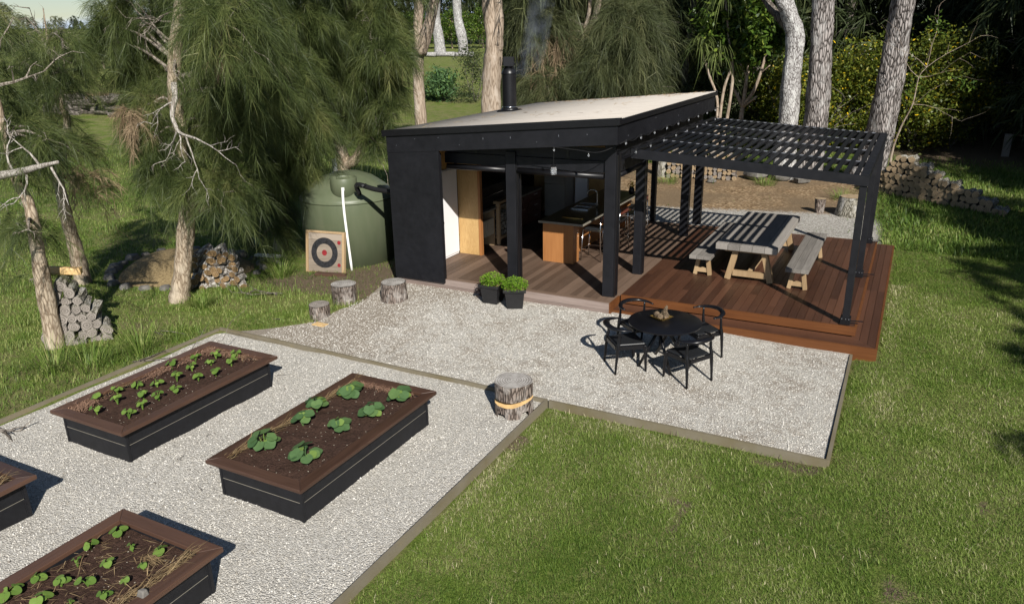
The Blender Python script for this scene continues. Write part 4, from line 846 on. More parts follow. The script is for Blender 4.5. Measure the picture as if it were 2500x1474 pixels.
m.build('bark', bark_stump, lg, 'auto')
m = MB(); b = ringz(.22, .98, -.085); m._add([(NX, NY, .245)]+b, [(0, 1+k, 1+(k+1) % n_) for k in range(n_)], .5); m.build('notch_cut', freshcut, lg)
m = MB(); b = ringz(.262, .97, -.03); m._add([(NX, NY, .255)]+b, [(0, 1+(k+1) % n_, 1+k) for k in range(n_)], .5); m.build('upper_cut', end_dark, lg)
m = MB(); b = ringz(.47, .963, 0); m._add([(NX, NY, .476)]+b, [(0, 1+k, 1+(k+1) % n_) for k in range(n_)], .5); m.build('cut_top', end_grey, lg)
# pots
def pot(x, y, rz, label, plabel):
    z = float(gz(x, y)); t = thing('planter_pot', label, 'pot', (x, y, z), 0, 'square black pots of herbs'); R_ = Matrix.Rotation(rz, 3, 'Z'); m = MB()
    def sq(h, zz): return [Vector((x, y, z+zz))+R_ @ Vector((sx*h, sy_*h, 0)) for sx, sy_ in ((-1, -1), (1, -1), (1, 1), (-1, 1))]
    lv = [sq(.15, .003), sq(.185, .33), sq(.215, .335), sq(.22, .39), sq(.20, .392), sq(.185, .33)]; V = [p for q in lv for p in q]
    m._add(V, [(3, 2, 1, 0)]+[(4*i+k, 4*i+(k+1) % 4, 4*i+4+(k+1) % 4, 4*i+4+k) for i in range(5) for k in range(4)], .5); m.build('pot_body', greypot, t, bevel=.006)
    m = MB(); m.poly(sq(.187, .35)); m.build('potting_mix', strawm, t)
    h = thing('herb_plant', plabel, 'plant', (x, y, z+.35), 0, 'bright green herbs growing in the pots'); m = MB(); s_ = MB()
    for k in range(900):
        a = random.uniform(0, 6.28); rr_ = .26*math.sqrt(random.random()); hh = random.uniform(.02, .25)*(1.15-rr_*2.2); c_ = Vector((x+rr_*math.cos(a), y+rr_*math.sin(a), z+.36+hh)); nr = Vector((random.gauss(0, .5), random.gauss(0, .5), 1)); d = Vector((random.gauss(0, 1), random.gauss(0, 1), 0)).normalized(); sd = nr.cross(d).normalized(); r = random.uniform(.012, .022)
        m._add([c_-d*r, c_+sd*r*.7, c_+d*r, c_-sd*r*.7], [(0, 1, 2, 3)], min(1, max(0, .2+hh*3+random.gauss(0, .2))))
    for k in range(40):
        a = random.uniform(0, 6.28); rr_ = .14*math.sqrt(random.random()); p = Vector((x+rr_*math.cos(a), y+rr_*math.sin(a), z+.345)); s_.tube([p, p+Vector((.07*math.cos(a), .07*math.sin(a), .2))], .003, 4)
    m.build('leaves', fol_herb, h); s_.build('stems', fol_herb, h)
pot(-6.90, 12.31, .05, 'black square plastic pot against the cabin floor edge, left one', 'bushy green herb in the left pot before the black post')
pot(-6.38, 12.24, .45, 'black square plastic pot turned on its corner, right one of the pair', 'bushy green herb in the right pot, spilling over the rim')
m = MB()
for k in range(60):
    a = random.uniform(2, 4.4); r = random.uniform(.1, .3); m.tube([(-7.08, 12.4, .25), (-7.08+r*math.cos(a), 12.4+r*math.sin(a)*.5, .2+random.uniform(-.05, .16))], .004, 4)
tag(m.build('dead_plant', rimm), 'dry purple brown dead stems behind the left pot', 'plant')
# water tank
KX, KY, KR = -11.78, 14.08, 1.12
tk = thing('water_tank', 'green plastic rainwater tank beside the black cabin wall', 'water tank', (KX, KY, 0))
m = MB(); m.lathe([(KR, -.05), (KR, 1.50), (KR*.995, 1.56), (KR*.96, 1.62), (KR*.8, 1.78), (KR*.55, 1.98), (KR*.3, 2.08), (0, 2.12)], 64, (KX, KY, 0)); m.build('tank_body', tankm, tk, True)
m = MB(); m.lathe([(KR*1.003, 1.505), (KR*1.012, 1.53), (KR*1.003, 1.555)], 64, (KX, KY, 0)); m.build('shoulder_ring', tankm, tk, True)
d_ = Vector((-KX*1.0-2.2, -KY, 0)).normalized(); hx, hy = KX+d_.x*.72, KY+d_.y*.72
m = MB(); m.lathe([(.30, 1.60), (.305, 2.07), (.295, 2.085), (.275, 2.07), (.27, 1.9)], 32, (hx, hy, 0)); nk = m.build('hatch_neck', tankm, tk, True)
m = MB(); m.lathe([(0, 1.95), (.275, 1.95)], 32, (hx, hy, 0)); m.build('strainer', rubber, nk)
fx_, fy_ = KX+d_.x*1.15, KY+d_.y*1.15
pp = thing('overflow_pipe', 'white plastic pipe running down the front of the green tank', 'pipe', (fx_, fy_, 0)); m = MB()
m.tube(smooth_path([(hx+d_.x*.3, hy+d_.y*.3, 1.86), (hx+d_.x*.33, hy+d_.y*.33, 1.86), (fx_+.0, fy_, 1.66), (fx_+.03, fy_-.03, 1.2), (fx_+.12, fy_-.06, .03)], 6), .03, 10); m.build('pipe', pvc, pp, True); m = MB(); m.lathe([(.04, 0), (.04, .07)], 10, (hx+d_.x*.29, hy+d_.y*.29, 1.83)); m.build('elbow', pvc, pp)
m = MB(); m.tube([(-12.55, 14.6, 1.75), (-12.57, 14.62, 2.28)], .06, 12); tag(m.build('vent_pipe', pvc), 'short white vent pipe standing on the tank behind its top', 'pipe')
hs = thing('tank_downpipe', 'black pipe bending from the cabin wall to the green tank', 'pipe', (-10.6, 13.4, 1.9)); m = MB()
m.tube(smooth_path([(-9.5, 13.1, 1.92), (-10.2, 13.12, 1.95), (-10.75, 13.2, 2.0), (-10.84, 13.35, 1.75)], 5), .055, 10); m.build('pipe', rubber, hs, True); m = MB(); m.tube([(-10.5, 13.1, 1.99), (-10.52, 13.1, 2.03)], .08, 10); m.build('clamp', blackm, hs)
m = MB(); m.beam((-11.55, 12.46, .04), (-10.85, 12.66, .04), .16, .09); tag(m.build('sleeper_block', rimm, bevel=.01), 'short dark timber block on the ground before the target board', 'block')
# axe target
tg = thing('target_board', 'weathered square plank target with painted rings leaning on the green tank', 'target', (-11.66, 12.7, 0))
Mx = Matrix.Translation((-11.5, 12.72, .0)) @ Matrix.Rotation(.15, 4, 'Z') @ Matrix.Rotation(math.radians(-10), 4, 'X')
def tf(m): m.v = [tuple(Mx @ Vector(p)) for p in m.v]; return m
m = MB()
for k in range(6): m.box(-.44, .44, 0, .05, .03+.147*k, .03+.147*k+.143, random.random())
tf(m).build('planks', wood('weathered_target_planks', (.13, .105, .08), (.30, .25, .20), 0, .85, .1, 1.0, .5, 30, .5), tg)
m = MB(); m.box(-.50, -.44, -.02, .06, .0, .96); m.box(.44, .50, -.02, .06, .0, .96); m.box(-.438, .438, -.018, .06, .915, .962); m.box(-.438, .438, -.018, .06, -.01, .027); tf(m).build('frame', rawwood, tg)
redp = plain('faded_red_paint', (.2, .018, .022), .7, .2, 0, .4, 18); blkp = plain('worn_black_paint', (.02, .02, .022), .8, .2, 0, .9, 30)
def ann(m, cx_, cz_, r0, r1):
    n_ = 44; V = [(cx_+r*math.cos(2*PI*k/n_), -.004, cz_+r*math.sin(2*PI*k/n_)) for r in (r0, r1) for k in range(n_)]
    m._add(V, [(k, (k+1) % n_, n_+(k+1) % n_, n_+k) for k in range(n_)] if r0 > 0 else [tuple(range(n_, 2*n_))], .5)
m = MB(); ann(m, -.02, .47, .205, .345); tf(m).build('painted_ring', blkp, tg)
for cx_, cz_, r in ((-.02, .47, .065), (.355, .72, .045), (.36, .21, .042)):
    m = MB(); ann(m, cx_, cz_, 0, r); tf(m).build('red_spot', redp, tg)

# ---------------------------------------------------------------- firewood stacks, every log a thing
def logmesh(r, ln, bark, end, split=False, seed=0):
    random.seed(seed); m = MB(); n_ = 12 if not split else 5; ph = random.random()*6; pts = []
    for e in (0, 1):
        for k in range(n_):
            a = 2*PI*k/n_; rr_ = r*(1+.08*math.sin(2*a+ph)+(random.uniform(-.04, .04) if not split else random.uniform(-.2, .25))); pts.append((rr_*math.cos(a), rr_*math.sin(a), (e-.5)*ln))
    m._add(pts, [tuple(range(n_))[::-1], tuple(range(n_, 2*n_))]+[(k, (k+1) % n_, n_+(k+1) % n_, n_+k) for k in range(n_)], .5, [1, 1]+[0]*n_)
    o = m.build('firewood_log', [bark, end]); return o
def stack(protos, spots, axis, label, grp, jit=.12):
    ax = Vector(axis).normalized(); used = set()
    for (p, sc) in spots:
        k = random.randrange(len(protos)); src = protos[k]
        if k in used: o = src.copy(); COL.objects.link(o)
        else: o = src; used.add(k)
        a = (ax+Vector((random.gauss(0, jit), random.gauss(0, jit), random.gauss(0, jit*.6)))).normalized()
        q = a.to_track_quat('Z', 'Y'); o.rotation_euler = (q.to_matrix() @ Matrix.Rotation(random.uniform(0, 6.28), 3, 'Z')).to_euler(); o.location = p; o.scale = (sc, sc, random.uniform(.9, 1.1))
        tag(o, label, 'firewood', grp)
    for k, o in enumerate(protos):
        if k not in used: bpy.data.objects.remove(o)
def rows(c0, along, counts, r, off=0):
    al = Vector(along).normalized(); sp = []; z = r
    for j, n_ in enumerate(counts):
        for k in range(n_):
            sp.append((Vector(c0)+al*((k-(n_-1)/2)*r*1.95+off*j)+Vector((random.gauss(0, .01), random.gauss(0, .01), z+random.gauss(0, .008))), random.uniform(.82, 1.08)))
        z += r*1.72
    return sp
P1 = [logmesh(.1, .48, bark_log, end_dark, k > 2, 40+k) for k in range(5)]
stack(P1, rows((-12.78, 7.62, -.03), (.62, .78, 0), (6, 6, 5, 5, 4, 3, 2, 1), .09, -.01), (.74, -.62, -.12), 'grey weathered log in the pyramid stack between the two leaning pale trunks', 'logs in the pyramid stack', .09)
m = MB(); m.hexa([(-.26, -.08, -.05), (.26, -.07, -.05), (.26, .07, -.05), (-.26, .08, -.05), (-.25, -.02, .07), (.25, -.06, .06), (.26, .05, .065), (-.25, .07, .06)], .5); o = m.build('split_log', freshcut, bevel=.008); o.location = (-12.82, 7.64, 1.3); o.rotation_euler = (.05, .12, .75); tag(o, 'bright split log lying on top of the pyramid log stack', 'firewood')
P2 = [logmesh(.075, .36, bark_pale, end_orange, k > 3, 60+k) for k in range(5)]
stack(P2, rows((-12.95, 10.95, 0), (.85, .5, 0), (8, 8, 7, 7, 6, 6, 4), .073), (.45, -.85, -.05), 'short pale barked log in the heap behind the thick pale trunk', 'logs in the pale heap', .42)
P3 = [logmesh(.105, .5, bark_log, end_fresh, k > 3, 80+k) for k in range(5)]
stack(P3, rows((.72, 26.55, 0), (.82, -.57, 0), (23, 21, 18, 13, 9, 6, 3), .105, -.16), (-.3, -.95, 0), 'round log in the long stack beside the lawn at the right', 'logs in the right hand stack', .07)
P4 = [logmesh(.085, .45, bark_stump, end_fresh if k < 3 else end_dark, k > 2, 100+k) for k in range(5)]
stack(P4, rows((-6.75, 28.0, 0), (1, .16, 0), (15, 15, 15, 15, 14, 14, 13), .085), (.12, -.99, 0), 'cut log end in the tall firewood wall behind the deck', 'logs in the back firewood wall', .06)
random.seed(5)
tr = thing('leaning_slab', 'upright bark slab post at the left end of the firewood wall', 'slab', (-8.15, 28.0, 0)); m = MB(); m.tube([(-8.15, 27.9, -.05), (-8.2, 27.95, .6), (-8.3, 28.0, 1.25)], [.28, .2, .2], 9); m.build('slab', bark_log, tr)
for k, (x, y, r, lb) in enumerate(((-4.9, 28.5, .4, 'pale leaning bark slab at the right end of the firewood wall'), (-4.0, 28.6, .28, 'grey boulder right of the firewood wall, left of the other'), (-3.3, 28.4, .3, 'grey boulder right of the firewood wall, nearest the pergola post'), (-6.2, 27.3, .16, 'small stone at the foot of the firewood wall'))):
    m = MB(); m.lathe([(0, -.1)]+[(r*math.sin(a)*random.uniform(.9, 1.1), r*.75*(1-math.cos(a))*.8-.05) for a in np.linspace(.6, 2.6, 6)]+[(0, r*1.2)], 14, (x, y, 0), .5, 0, .1); tag(m.build('boulder', stonem, None, 'auto'), lb, 'rock')
# mulch heap ringed by stones, far log pile, planks
m = MB(); MX_, MY_ = -14.8, 11.6
gxr = np.linspace(0, 1, 14); V = []; Tq = []
for i, rr_ in enumerate(gxr):
    for k in range(40):
        a = 2*PI*k/40; rad = rr_*(1.35+.12*math.sin(3*a)); V.append((MX_+rad*math.cos(a)*1.25, MY_+rad*math.sin(a), .42*(1-rr_**2.2)+.02*vnoise(rad*math.cos(a)*3, rad*math.sin(a)*3, 1, 2)-.02))
for i in range(13):
    for k in range(40): Tq.append((i*40+k, (i+1)*40+k, (i+1)*40+(k+1) % 40, i*40+(k+1) % 40))
mh = thing('mulch_heap', 'low heap of dry grass mulch ringed by stones left of the thick trunk', 'mulch heap', (MX_, MY_, 0)); mesh_np('heap', V, Tq, None, mulchm, mh, None, True)
for k in range(24):
    a = 2*PI*k/24+random.uniform(-.06, .06); rad = 1.48+.12*math.sin(3*a); r = random.uniform(.1, .19); m = MB(); m.lathe([(r*.9, -.05), (r, r*.3), (r*.7, r*.8), (0, r*.95)], 8, (MX_+rad*math.cos(a)*1.25, MY_+rad*math.sin(a), 0), .5, 0, .14)
    tag(m.build('edging_stone', stonem, None, 'auto'), 'rough grey stone in the ring around the mulch heap', 'stone', 'stones ringing the mulch heap')
P5 = [logmesh(.2, 2.4, bark_dark, end_dark, False, 130+k) for k in range(3)]
z5 = float(lawn_z(-45, 31)); stack(P5, [((-45.5+1.5*random.uniform(-2.2, 2.2), 31.2+random.uniform(-.7, .7), z5+.2+.28*j), random.uniform(.7, 1.1)) for j in range(4) for _ in range(7-j)], (.9, .35, 0), 'grey log in the far pile across the left field', 'logs in the far field pile', .12)
for k, (x, y, ln, rz, lb) in enumerate(((-13.6, 13.1, .7, .2, 'short pale plank lying in the grass left of the tank'), (-13.0, 12.75, .6, -.35, 'brown plank half hidden in grass left of the target'))):
    m = MB(); m.beam((x-ln/2*math.cos(rz), y-ln/2*math.sin(rz), .08), (x+ln/2*math.cos(rz), y+ln/2*math.sin(rz), .08), .14, .05); tag(m.build('plank', pvc if k == 0 else oldwood), lb, 'plank')
m = MB(); m.lathe([(.11, 0), (.15, .28), (.14, .28), (.1, .03)], 16, (-14.7, 13.9, .02)); bk = m.build('bucket', plain('blue_plastic', (.03, .16, .22), .4, .4), None, True); tag(bk, 'small blue bucket in the shade between the casuarina trunks', 'bucket')

# ---------------------------------------------------------------- trees
def trunk_mesh(m, path, r0, r1, seg=14, n=6, knob=.06, flare=0):
    pts = smooth_path(path, n); k0 = len(m.v); N_ = len(pts); rs = []
    for i in range(N_):
        t = i/(N_-1); r = r0+(r1-r0)*t; r *= 1+knob*(math.sin(i*1.7+path[0][0]*5)+.6*math.sin(i*.7+path[0][1]*3)); 
        if flare: r *= 1+flare*math.exp(-t*14)
        rs.append(r)
    m.tube(pts, rs, seg, True, .5); 
    for i in range(N_):
        for k in range(seg):
            v = Vector(m.v[k0+i*seg+k]); c_ = pts[i]; f = 1+.07*math.sin(3*2*PI*k/seg+i*.35+path[0][0])+.05*math.sin(5*2*PI*k/seg-i*.2); m.v[k0+i*seg+k] = tuple(c_+(v-c_)*f)
    return pts
def twig(m, p, d, ln, r, depth, rg, droop=.0, seg=5):
    p = Vector(p); d = Vector(d).normalized(); pts = [p]; n_ = 5
    for i in range(n_):
        d = (d+Vector((rg.gauss(0, .16), rg.gauss(0, .16), rg.gauss(0, .14)-droop))).normalized(); p = p+d*ln/n_; pts.append(p)
        if depth and i >= 1 and rg.random() < .75:
            a = d.orthogonal().normalized(); a = (Matrix.Rotation(rg.uniform(0, 6.28), 3, d) @ a); twig(m, p, d*.6+a*.75, ln*rg.uniform(.35, .6), r*.5, depth-1, rg, droop, 4)
    m.tube(pts, [r*(1-.8*i/n_) for i in range(n_+1)], seg, False, rg.random())
def needles(regs, rg, K=84, ln=.36, wd=.0046, shoot=(.3, .7), droop=.8, up=.35, den=1.0, spread=.75):
    """regs: (centre, rx, rz, shoots). Drooping brush-like shoots, each with K thin tapered needles."""
    C_ = []; R_ = []; 
    for c_, rx, rz, ns in regs:
        n_ = max(1, int(ns*den)); u = rg.normal(size=(n_, 3)); u /= np.linalg.norm(u, axis=1)[:, None]; rad = rg.random(n_)**.45
        C_.append(np.array(c_)+u*rad[:, None]*np.array([rx, rx, rz])*.8); R_.append(u)
    s = np.concatenate(C_); u = np.concatenate(R_); n_ = len(s)
    d = u*np.array([1, 1, .5])+np.array([0, 0, up])+rg.normal(0, .35, (n_, 3)); d /= np.linalg.norm(d, axis=1)[:, None]
    Ls = rg.uniform(*shoot, n_); dr = droop*rg.uniform(.5, 1.5, n_)*Ls
    t = (np.arange(K)[None]+rg.random((n_, K)))/K
    p = s[:, None]+d[:, None]*(Ls[:, None]*t)[..., None]; p[..., 2] -= dr[:, None]*t*t
    tan = d[:, None]*Ls[:, None, None]+np.array([0, 0, -2.0])*(dr[:, None]*t)[..., None]; tan /= np.linalg.norm(tan, axis=2)[..., None]
    nd = tan*.85+rg.normal(0, spread*.6, (n_, K, 3)); nd /= np.linalg.norm(nd, axis=2)[..., None]
    l_ = ln*rg.uniform(.6, 1.25, (n_, K)); w_ = wd*rg.uniform(.7, 1.3, (n_, K))
    side = np.cross(nd, rg.normal(size=(n_, K, 3))); side /= np.linalg.norm(side, axis=2)[..., None]+1e-9; side *= w_[..., None]/2
    sag = np.zeros_like(p); sag[..., 2] = -l_*.20
    mid = p+nd*(l_*.5)[..., None]+sag*.25; tip = p+nd*l_[..., None]*.95+sag*1.6
    V = np.stack([p-side, p+side, mid-side*.9, mid+side*.9, tip], 2).reshape(-1, 3)
    b = 5*np.arange(n_*K)[:, None, None]; T = (np.array([(0, 1, 3), (0, 3, 2), (2, 3, 4)])[None]+b).reshape(-1, 3)
    ti = np.clip(rg.normal(.45, .2, (n_, 1))+rg.normal(0, .16, (n_, K)), 0, 1)
    return V, T, np.repeat(ti.reshape(-1), 5)
def leaves(regs, rg, size=.09, wd=.45, den=1.0, hang=.0, shell=.4):
    V = []; tt = []
    for c_, rx, rz, ns in regs:
        n_ = int(ns*den); u = rg.normal(size=(n_, 3)); u /= np.linalg.norm(u, axis=1)[:, None]; rad = rg.random(n_)**shell
        cl = rg.normal(size=(max(3, n_//60), 3)); cl = cl/np.linalg.norm(cl, axis=1)[:, None]*(rg.random(len(cl))**.4)[:, None]
        p = .45*u*rad[:, None]+.75*cl[rg.integers(0, len(cl), n_)]; p = np.array(c_)+p*np.array([rx, rx, rz])+rg.normal(0, size, (n_, 3))
        d = rg.normal(size=(n_, 3))+u*.6; d[:, 2] -= hang; d /= np.linalg.norm(d, axis=1)[:, None]; nr = rg.normal(size=(n_, 3))*.6+np.array([0, 0, 1.0]); sd = np.cross(nr, d); sd /= np.linalg.norm(sd, axis=1)[:, None]+1e-9
        l_ = size*rg.uniform(.6, 1.3, n_)[:, None]; V.append(np.stack([p-d*l_*.5, p+sd*l_*wd*.5, p+d*l_*.5, p-sd*l_*wd*.5], 1)); tt.append(np.clip(rg.normal(.45, .25, n_), 0, 1))
    V = np.concatenate(V).reshape(-1, 3); k = len(V)//4; T = np.arange(4*k).reshape(-1, 4)
    return V, T, np.repeat(np.concatenate(tt), 4)
PXM = lambda p: F/((Vector(p)-Vector((0, 0, CZ))).dot(FW))
def regs_at(lst, y, jy=.5, rg=None, dens=34):
    o = []
    for it in lst:
        px_, py_, r = it[:3]; yy = y+(it[3] if len(it) > 3 else (rg.normal(0, jy) if rg is not None else 0)); p = at(px_, py_, y=yy); o.append((tuple(p), r*.66, r*.56, int(dens*r*r*4)))
    return o
near = lambda tp_, q: min(tp_, key=lambda v: (v-q).length)
def limb_to(m, src, regs, rg, r=.035):
    for c_, rx, rz, ns in regs:
        s_ = min(src, key=lambda q: (q-Vector(c_)).length+max(0, q.z-c_[2])*.5); c_ = Vector(c_); mid = (s_+c_)/2+Vector((0, 0, .12))
        m.tube(smooth_path([s_, mid, c_], 4), [r*(1-.7*i/8) for i in range(9)], 6, False, .5)
        for _ in range(3): twig(m, c_, Vector([rg.gauss(0, 1), rg.gauss(0, 1), rg.gauss(0, .6)]), rx*rg.uniform(.7, 1.3), .012, 1, rg, .1)
PR = random.Random(3)
GROUPC = 'casuarina trees around the cabin'
# T1: two leaning pale trunks at the left
t1 = thing('casuarina_tree', 'leaning casuarina at the far left with a bare crooked top on a pale trunk', 'tree', (-12.858, 7.196, 0), 0, GROUPC); rg = np.random.default_rng(1)
m = MB(); tp = trunk_mesh(m, [at(137, 858, y=7.2), at(112, 720, y=7.15), at(92, 610, y=7.1), at(80, 545, y=7.05), at(68, 490, y=7.05), at(40, 440, y=7.0), at(15, 350, y=7), at(0, 270, y=6.95), at(-30, 150, y=6.9)], .135, .03, 14, 6, .05, .25); m.build('trunk', bark_cas, t1, True)
m = MB(); trunk_mesh(m, [at(142, 396, y=6.75), at(90, 408, y=6.7), at(40, 422, y=6.65), at(-60, 440, y=6.6)], .022, .075, 10); [twig(m, at(x, 412-.06*(x-70), y=6.7), (PR.gauss(0, .5), -.2, PR.gauss(-.3, .7)), .6, .022, 2, PR, .08) for x in (30, 60, 100, 125)]; m.build('dead_branch', bark_dead, t1, True)
R1 = regs_at([(35, 310, .5), (85, 345, .45), (115, 340, .35), (70, 560, .32), (110, 585, .3), (40, 545, .3), (20, 390, .3), (-40, 300, .6), (-60, 180, .6), (50, 380, .4), (-50, 60, .6), (85, 680, .16)], 7.1, .35, rg, 24)
m = MB(); limb_to(m, tp, R1, PR); [twig(m, near(tp, at(x, y, y=7)), d, .9, .028, 2, PR, 0) for x, y, d in ((0, 210, (.8, 0, .1)), (45, 300, (-.2, 0, 1)), (10, 180, (.6, 0, .5)))]; m.build('branches', bark_twig, t1)
mesh_np('foliage', *needles(R1, rg), fol_cas, t1)
t2 = thing('casuarina_tree', 'slim casuarina behind the pyramid log stack, forked and leaning left', 'tree', (-15.9, 9.85, 0), 0, GROUPC)
m = MB(); tp = trunk_mesh(m, [at(207, 698, y=9.85), at(185, 610, y=9.8), at(165, 540, y=9.7), at(152, 480, y=9.6), at(140, 430, y=9.6), at(150, 380, y=9.6), at(165, 300, y=9.6), at(150, 260, y=9.5), at(142, 210, y=9.5), at(120, 120, y=9.4), at(105, 20, y=9.4)], .155, .008, 14, 6, .05, .2); m.build('trunk', bark_cas, t2, True)
R2 = regs_at([(115, 120, .42), (150, 95, .32), (85, 100, .35), (120, 185, .45), (165, 180, .35), (150, 225, .5), (190, 150, .25), (185, 360, .4), (190, 430, .2), (100, 240, .4), (170, 430, .3), (60, 150, .4), (140, 300, .3)], 9.5, .4, rg, 24)
m = MB(); limb_to(m, tp, R2, PR); [twig(m, near(tp, at(x, y, y=9.3)), d, .9, .024, 2, PR, .02) for x, y, d in ((140, 145, (.9, 0, .4)), (148, 145, (0, 0, 1)), (130, 130, (-.7, 0, .7)), (210, 420, (.5, -.2, -.7)), (180, 400, (.8, -.1, -.2)))]; m.build('branches', bark_twig, t2)
mesh_np('foliage', *needles(R2, rg), fol_cas, t2); RD = regs_at([(205, 430, .25), (165, 390, .2), (225, 470, .2)], 9.4, .2, rg, 60); mesh_np('dead_foliage', *needles(RD, rg, 30, .3, .008), fol_dead, t2)
# T3: the big casuarina with the thick pale trunk
t3 = thing('casuarina_tree', 'big dense casuarina on a thick pale trunk left of the green tank', 'tree', (-12.97, 9.95, 0), 0, GROUPC); rg = np.random.default_rng(2)
m = MB(); tp = trunk_mesh(m, [at(437, 742, y=9.92), at(443, 680, y=9.95), at(455, 560, y=10.0), at(463, 480, y=10.05), at(455, 400, y=10.1), at(440, 310, y=10.1), at(425, 220, y=10.0), at(428, 120, y=9.9), at(437, 40, y=9.8), at(445, -60, y=9.8), at(440, -240, y=9.8)], .175, .085, 16, 7, .05, .25); m.build('trunk', bark_cas, t3, True)
L3 = [(330, 40, .75), (270, 60, .5), (275, 100, .35), (450, 20, .7, .7), (550, 60, .85), (610, 30, .6), (345, 165, .5), (380, 150, .8, .5), (375, 250, .5), (480, 180, .8, .6), (560, 190, .85), (620, 230, .55), (370, 320, .7, .3), (385, 330, .35), (500, 300, .7, .5), (570, 320, .65), (420, 420, .62, -.2), (410, 425, .4), (490, 440, .6, -.1), (545, 470, .5), (395, 405, .3), (440, 380, .6, .3), (580, 440, .45), (350, -110, .9), (470, -130, .9), (560, -80, .9), (400, -260, .9), (510, -260, .8), (600, 130, .6), (270, 20, .3)]
R3 = regs_at(L3, 10.0, .55, rg, 30)
m = MB(); limb_to(m, tp, R3, PR)
for x, y, d in ((430, 75, (-1, -.3, .1)), (430, 70, (1, -.3, .1)), (400, 30, (-1, -.2, .2)), (300, 60, (-.5, -.5, .5)), (520, 240, (.3, -.3, -.7))): twig(m, near(tp, at(x, y, y=9.5)), d, .9, .024, 2, PR, .05)
m.build('branches', bark_twig, t3)
m = MB(); lp = trunk_mesh(m, [at(425, 205, y=9.45), at(427, 240, y=9.3), at(420, 280, y=9.2), at(428, 305, y=9.15), at(440, 325, y=9.1), at(478, 338, y=9.05)], .055, .018, 9, 5, .05); [twig(m, q, d, .75, .02, 2, PR, .08) for q, d in ((lp[6], (-.8, -.1, -.3)), (lp[14], (.5, -.2, -.7)), (lp[18], (-.5, 0, -.9)), (lp[22], (.2, 0, -1)), (lp[25], (.8, 0, -.3)))]; m.build('dead_branch', bark_dead, t3, True)
mesh_np('foliage', *needles(R3, rg, 92), fol_cas, t3)
RD = [(tuple(at(315, 270, y=9.3)), .06, .1, 14), (tuple(at(335, 290, y=9.3)), .05, .1, 9), (tuple(at(528, 85, y=9.2)), .05, .15, 12)]
mesh_np('dead_foliage', *needles(RD, rg, 60, .22, .006, (.2, .34), 1.1, -.4), fol_dead, t3)
# T4: trunk among the drooping foliage left of the tank
t4 = thing('casuarina_tree', 'shaded casuarina whose drooping foliage hangs over the left side of the tank', 'tree', (-14.0, 13.95, 0), 0, GROUPC); rg = np.random.default_rng(4)
m = MB(); tp = trunk_mesh(m, [at(685, 622, y=13.95), at(688, 540, y=14), at(690, 420, y=14), at(695, 300, y=14), at(690, 150, y=14), at(700, 0, y=14), at(700, -160, y=14)], .17, .09, 12, 6, .05, .25); m.build('trunk', bark_cas, t4, True)
L4 = [(650, 60, .95), (740, 60, .95), (620, 160, .8), (700, 170, .95, -.7), (660, 270, .8), (740, 290, .85, -.6), (690, 370, .7, -.5), (640, 400, .65), (730, 400, .45, -.5), (690, 470, .5), (640, 490, .5), (610, 540, .4), (655, 560, .4), (700, 540, .35), (745, 350, .4, -.8), (590, 330, .5), (780, 200, .8), (660, -80, 1.0), (760, -90, 1.0), (720, -220, 1.0)]
R4 = regs_at(L4, 14.0, .7, rg, 31); m = MB(); limb_to(m, tp, R4, PR); m.build('branches', bark_twig, t4); mesh_np('foliage', *needles(R4, rg, 86, .4, .0054), fol_cas, t4)
# T5: forked trunk behind the tank
t5 = thing('casuarina_tree', 'casuarina with a forked trunk rising directly behind the green tank', 'tree', (-13.3, 16.5, 0), 0, GROUPC); rg = np.random.default_rng(5)
m = MB(); b5 = at(838, 560, y=16.4); tp = trunk_mesh(m, [Vector((b5.x, 16.4, -.1)), at(840, 460, y=16.4), at(838, 395, y=16.4), at(824, 330, y=16.4), at(818, 250, y=16.4), at(830, 150, y=16.3), at(858, 80, y=16.2), at(845, 0, y=16.2), at(835, -120, y=16.2)], .22, .09, 14, 6, .05, .1); m.build('trunk', bark_cas, t5, True)
m = MB(); tp2 = trunk_mesh(m, [at(842, 405, y=16.4), at(868, 388, y=16.4), at(886, 350, y=16.5), at(890, 290, y=16.6), at(885, 200, y=16.7), at(900, 60, y=16.7)], .15, .07, 12); m.build('limb', bark_cas, t5, True)
L5 = [(850, 40, .95, -.5), (800, 90, .8, -.6), (905, 70, .95), (940, 130, .75), (870, 170, .8, -.6), (800, 190, .7, -.7), (920, 210, .7), (880, 240, .55), (955, 60, .6), (765, 300, .5, -1), (905, 300, .45), (920, 350, .35), (950, 270, .35), (765, 60, .8), (860, -70, 1.1), (940, -60, 1.0), (900, -200, 1.2), (800, -150, 1.1), (860, 290, .3, 1)]
R5 = regs_at(L5, 16.4, .6, rg, 29); m = MB(); limb_to(m, tp+tp2, R5, PR)
for x, y, d in ((860, 205, (.6, -.2, -.5)), (880, 10, (.5, -.3, -.6)), (870, 0, (-.4, -.3, -.8)), (930, 300, (.4, -.4, -.8)), (765, 100, (-.8, -.3, .1))): twig(m, near(tp+tp2, at(x, y, y=15.4)), d, 1.6, .026, 2, PR, .08)
m.build('branches', bark_twig, t5); mesh_np('foliage', *needles(R5, rg, 86, .43, .006), fol_cas, t5)
